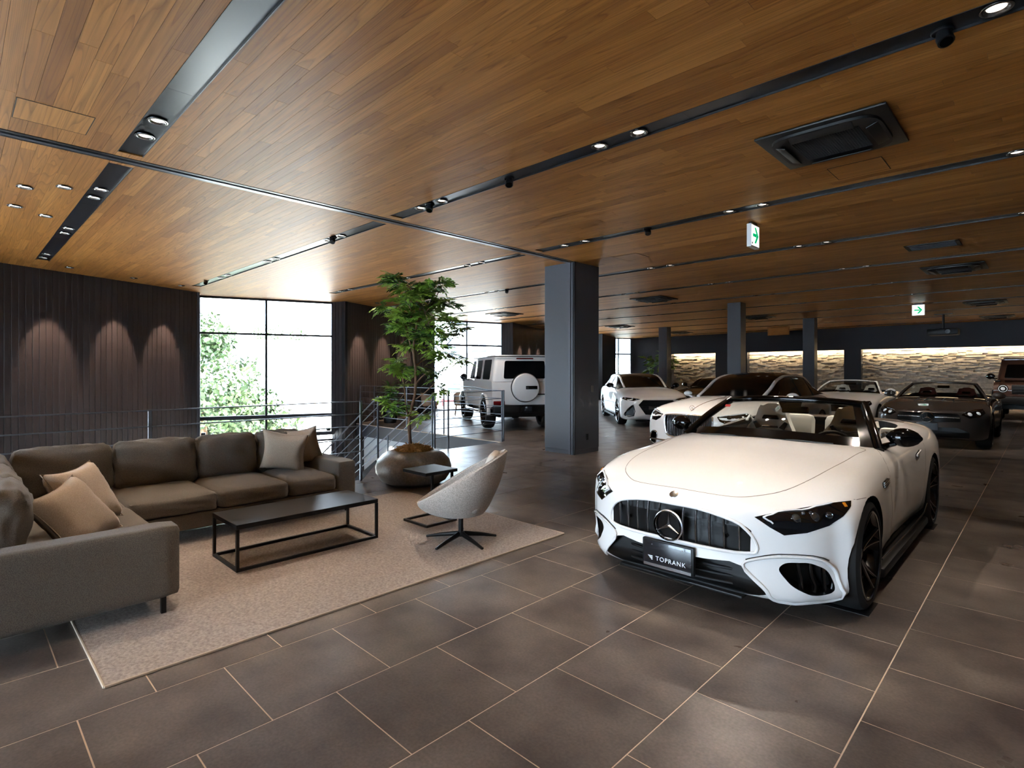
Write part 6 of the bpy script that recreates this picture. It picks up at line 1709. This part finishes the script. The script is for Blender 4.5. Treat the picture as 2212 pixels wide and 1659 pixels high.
saloon(); estate(); coupe()
open_car('convertible', 'dark grey convertible with star grille and red seats at the right', (-1.70, 16.02, 0), 0.0, 'car_grey', 'leather_red', 'car_grey', 'car_grey', grey=True)
open_car('convertible', 'white convertible with white windscreen frame farther back by the middle niche', (-3.92, 17.95, 0), 0.0, 'car_white', 'leather_white', 'car_white', 'car_white')
off_roader('white boxy off-roader seen from behind with round spare-wheel cover', (-11.54, 11.70, 0), math.atan2(-.862, -.507), 'car_white')
off_roader('dark brown boxy off-roader facing forward at the right edge', (-0.33, 25.3, 0), 0.0, 'car_brown', True)
# ------------------------------------------------------------------ outside the windows
def outside():
    g = thing('ground', 'pale lawn and paving outside the windows', 'ground', (-60, 20, -4.2)); MB().bx(-160, 41, -160, 160, -0.2, 0).build('lawn', 'out_ground', g)
    MB().bx(20, 26, -120, 120, 0, 0.02).build('road', 'out_road', g)
    def building(label, c, rz, w, d, h, rows, cols, roof=None, bay=False):
        b = thing('building', label, 'building', c, rz)
        MB().bx(-w/2, w/2, -d/2, d/2, 0, h).build('wall', 'out_white', b)
        MB().bx(-w/2-.3, w/2+.3, -d/2-.3, d/2+.3, h, h+.35).build('roof', roof or 'out_white', b)
        for i in range(rows):
            for j in range(cols):
                x = -w/2+(j+.5)*w/cols; z = 1.0+i*(h-.6)/rows
                q = MB().bx(x-.75, x+.75, -d/2-.06, -d/2+.02, z, z+1.3).build('window', 'out_grey', b)
                MB().bx(x-.04, x+.04, -d/2-.09, -d/2-.05, z, z+1.3).build('window_bar', 'out_white', q)
            if bay: MB().bx(-w/2+1, w/2-1, -d/2-1.1, -d/2, 0.35+i*(h-.6)/rows, 0.85+i*(h-.6)/rows).build('balcony', 'out_green' if i == 1 else 'out_grey', b)
        return b
    building('white low building seen through the first window', (-52, 25, -4.2), math.radians(66), 20, 9, 8.2, 3, 7)
    building('pale apartment block with bays seen through the second window', (-38, 47, -4.2), math.radians(40), 24, 10, 14, 4, 9, bay=True)
    building('small house with reddish roof below the first window', (-36, 14.5, -4.2), math.radians(70), 7, 5, 2.8, 1, 3, 'out_roof')
    def tree(label, c, h, r, n, seed):
        t = thing('tree', label, 'tree', c); rnd = random.Random(seed)
        MB().tube([(0, 0, 0), (0.1, 0, h*.5), (0, 0.1, h*.8)], [r*.07, r*.05, r*.03], 8).build('trunk', 'bark', t, 50)
        f = MB(); cl = [(Vector((rnd.gauss(0, 1), rnd.gauss(0, 1), rnd.gauss(0, .75))).normalized()*r*rnd.uniform(.35, .95)+Vector((0, 0, h*.72)), r*rnd.uniform(.22, .42)) for _ in range(26)]
        for k in range(n):
            c0, rr = rnd.choice(cl); v = Vector((rnd.gauss(0, 1), rnd.gauss(0, 1), rnd.gauss(0, 1))).normalized(); p = c0+v*rr*rnd.uniform(.6, 1)
            a = Vector((rnd.uniform(-1, 1), rnd.uniform(-1, 1), rnd.uniform(-1, 1))).normalized(); b = a.cross(v).normalized(); s = r*rnd.uniform(.024, .048)
            f.add([p-a*s, p-b*s*.5, p+a*s, p+b*s*.5], [(0, 1, 2, 3)])
        o = f.build('foliage', 'leaf_out', t, recalc=False); o['kind'] = 'stuff'
    tree('big leafy tree filling the left half of the first window', (-27.5, 8.2, -4.2), 5.2, 3.9, 15000, 1)
    tree('smaller tree behind the big one at the window mullion', (-75, 33, -4.2), 9.0, 6.0, 6000, 2)
    tree('low bush tree below the first window', (-23.2, 13.4, -4.2), 3.4, 1.2, 2200, 3)
    tree('young tree outside the far corner window', (-24.9, 37.0, -4.2), 6.5, 2.2, 3000, 4)
    tree('low green bush outside the second window', (-27, 21.5, -4.2), 3.4, 1.6, 2200, 5)
    b = thing('barrier', 'red construction barrier outside the second window', 'barrier', (-24.8, 21.6, -4.2), math.radians(50))
    for z in (3.1, 3.5, 3.9): MB().bx(-1.2, 1.2, -.04, .04, z, z+.12).build('bar', 'out_red', b)
    for x in (-1.1, 0, 1.1): MB().bx(x-.05, x+.05, -.05, .05, 0, 4.1).build('post', 'out_red', b)
outside()
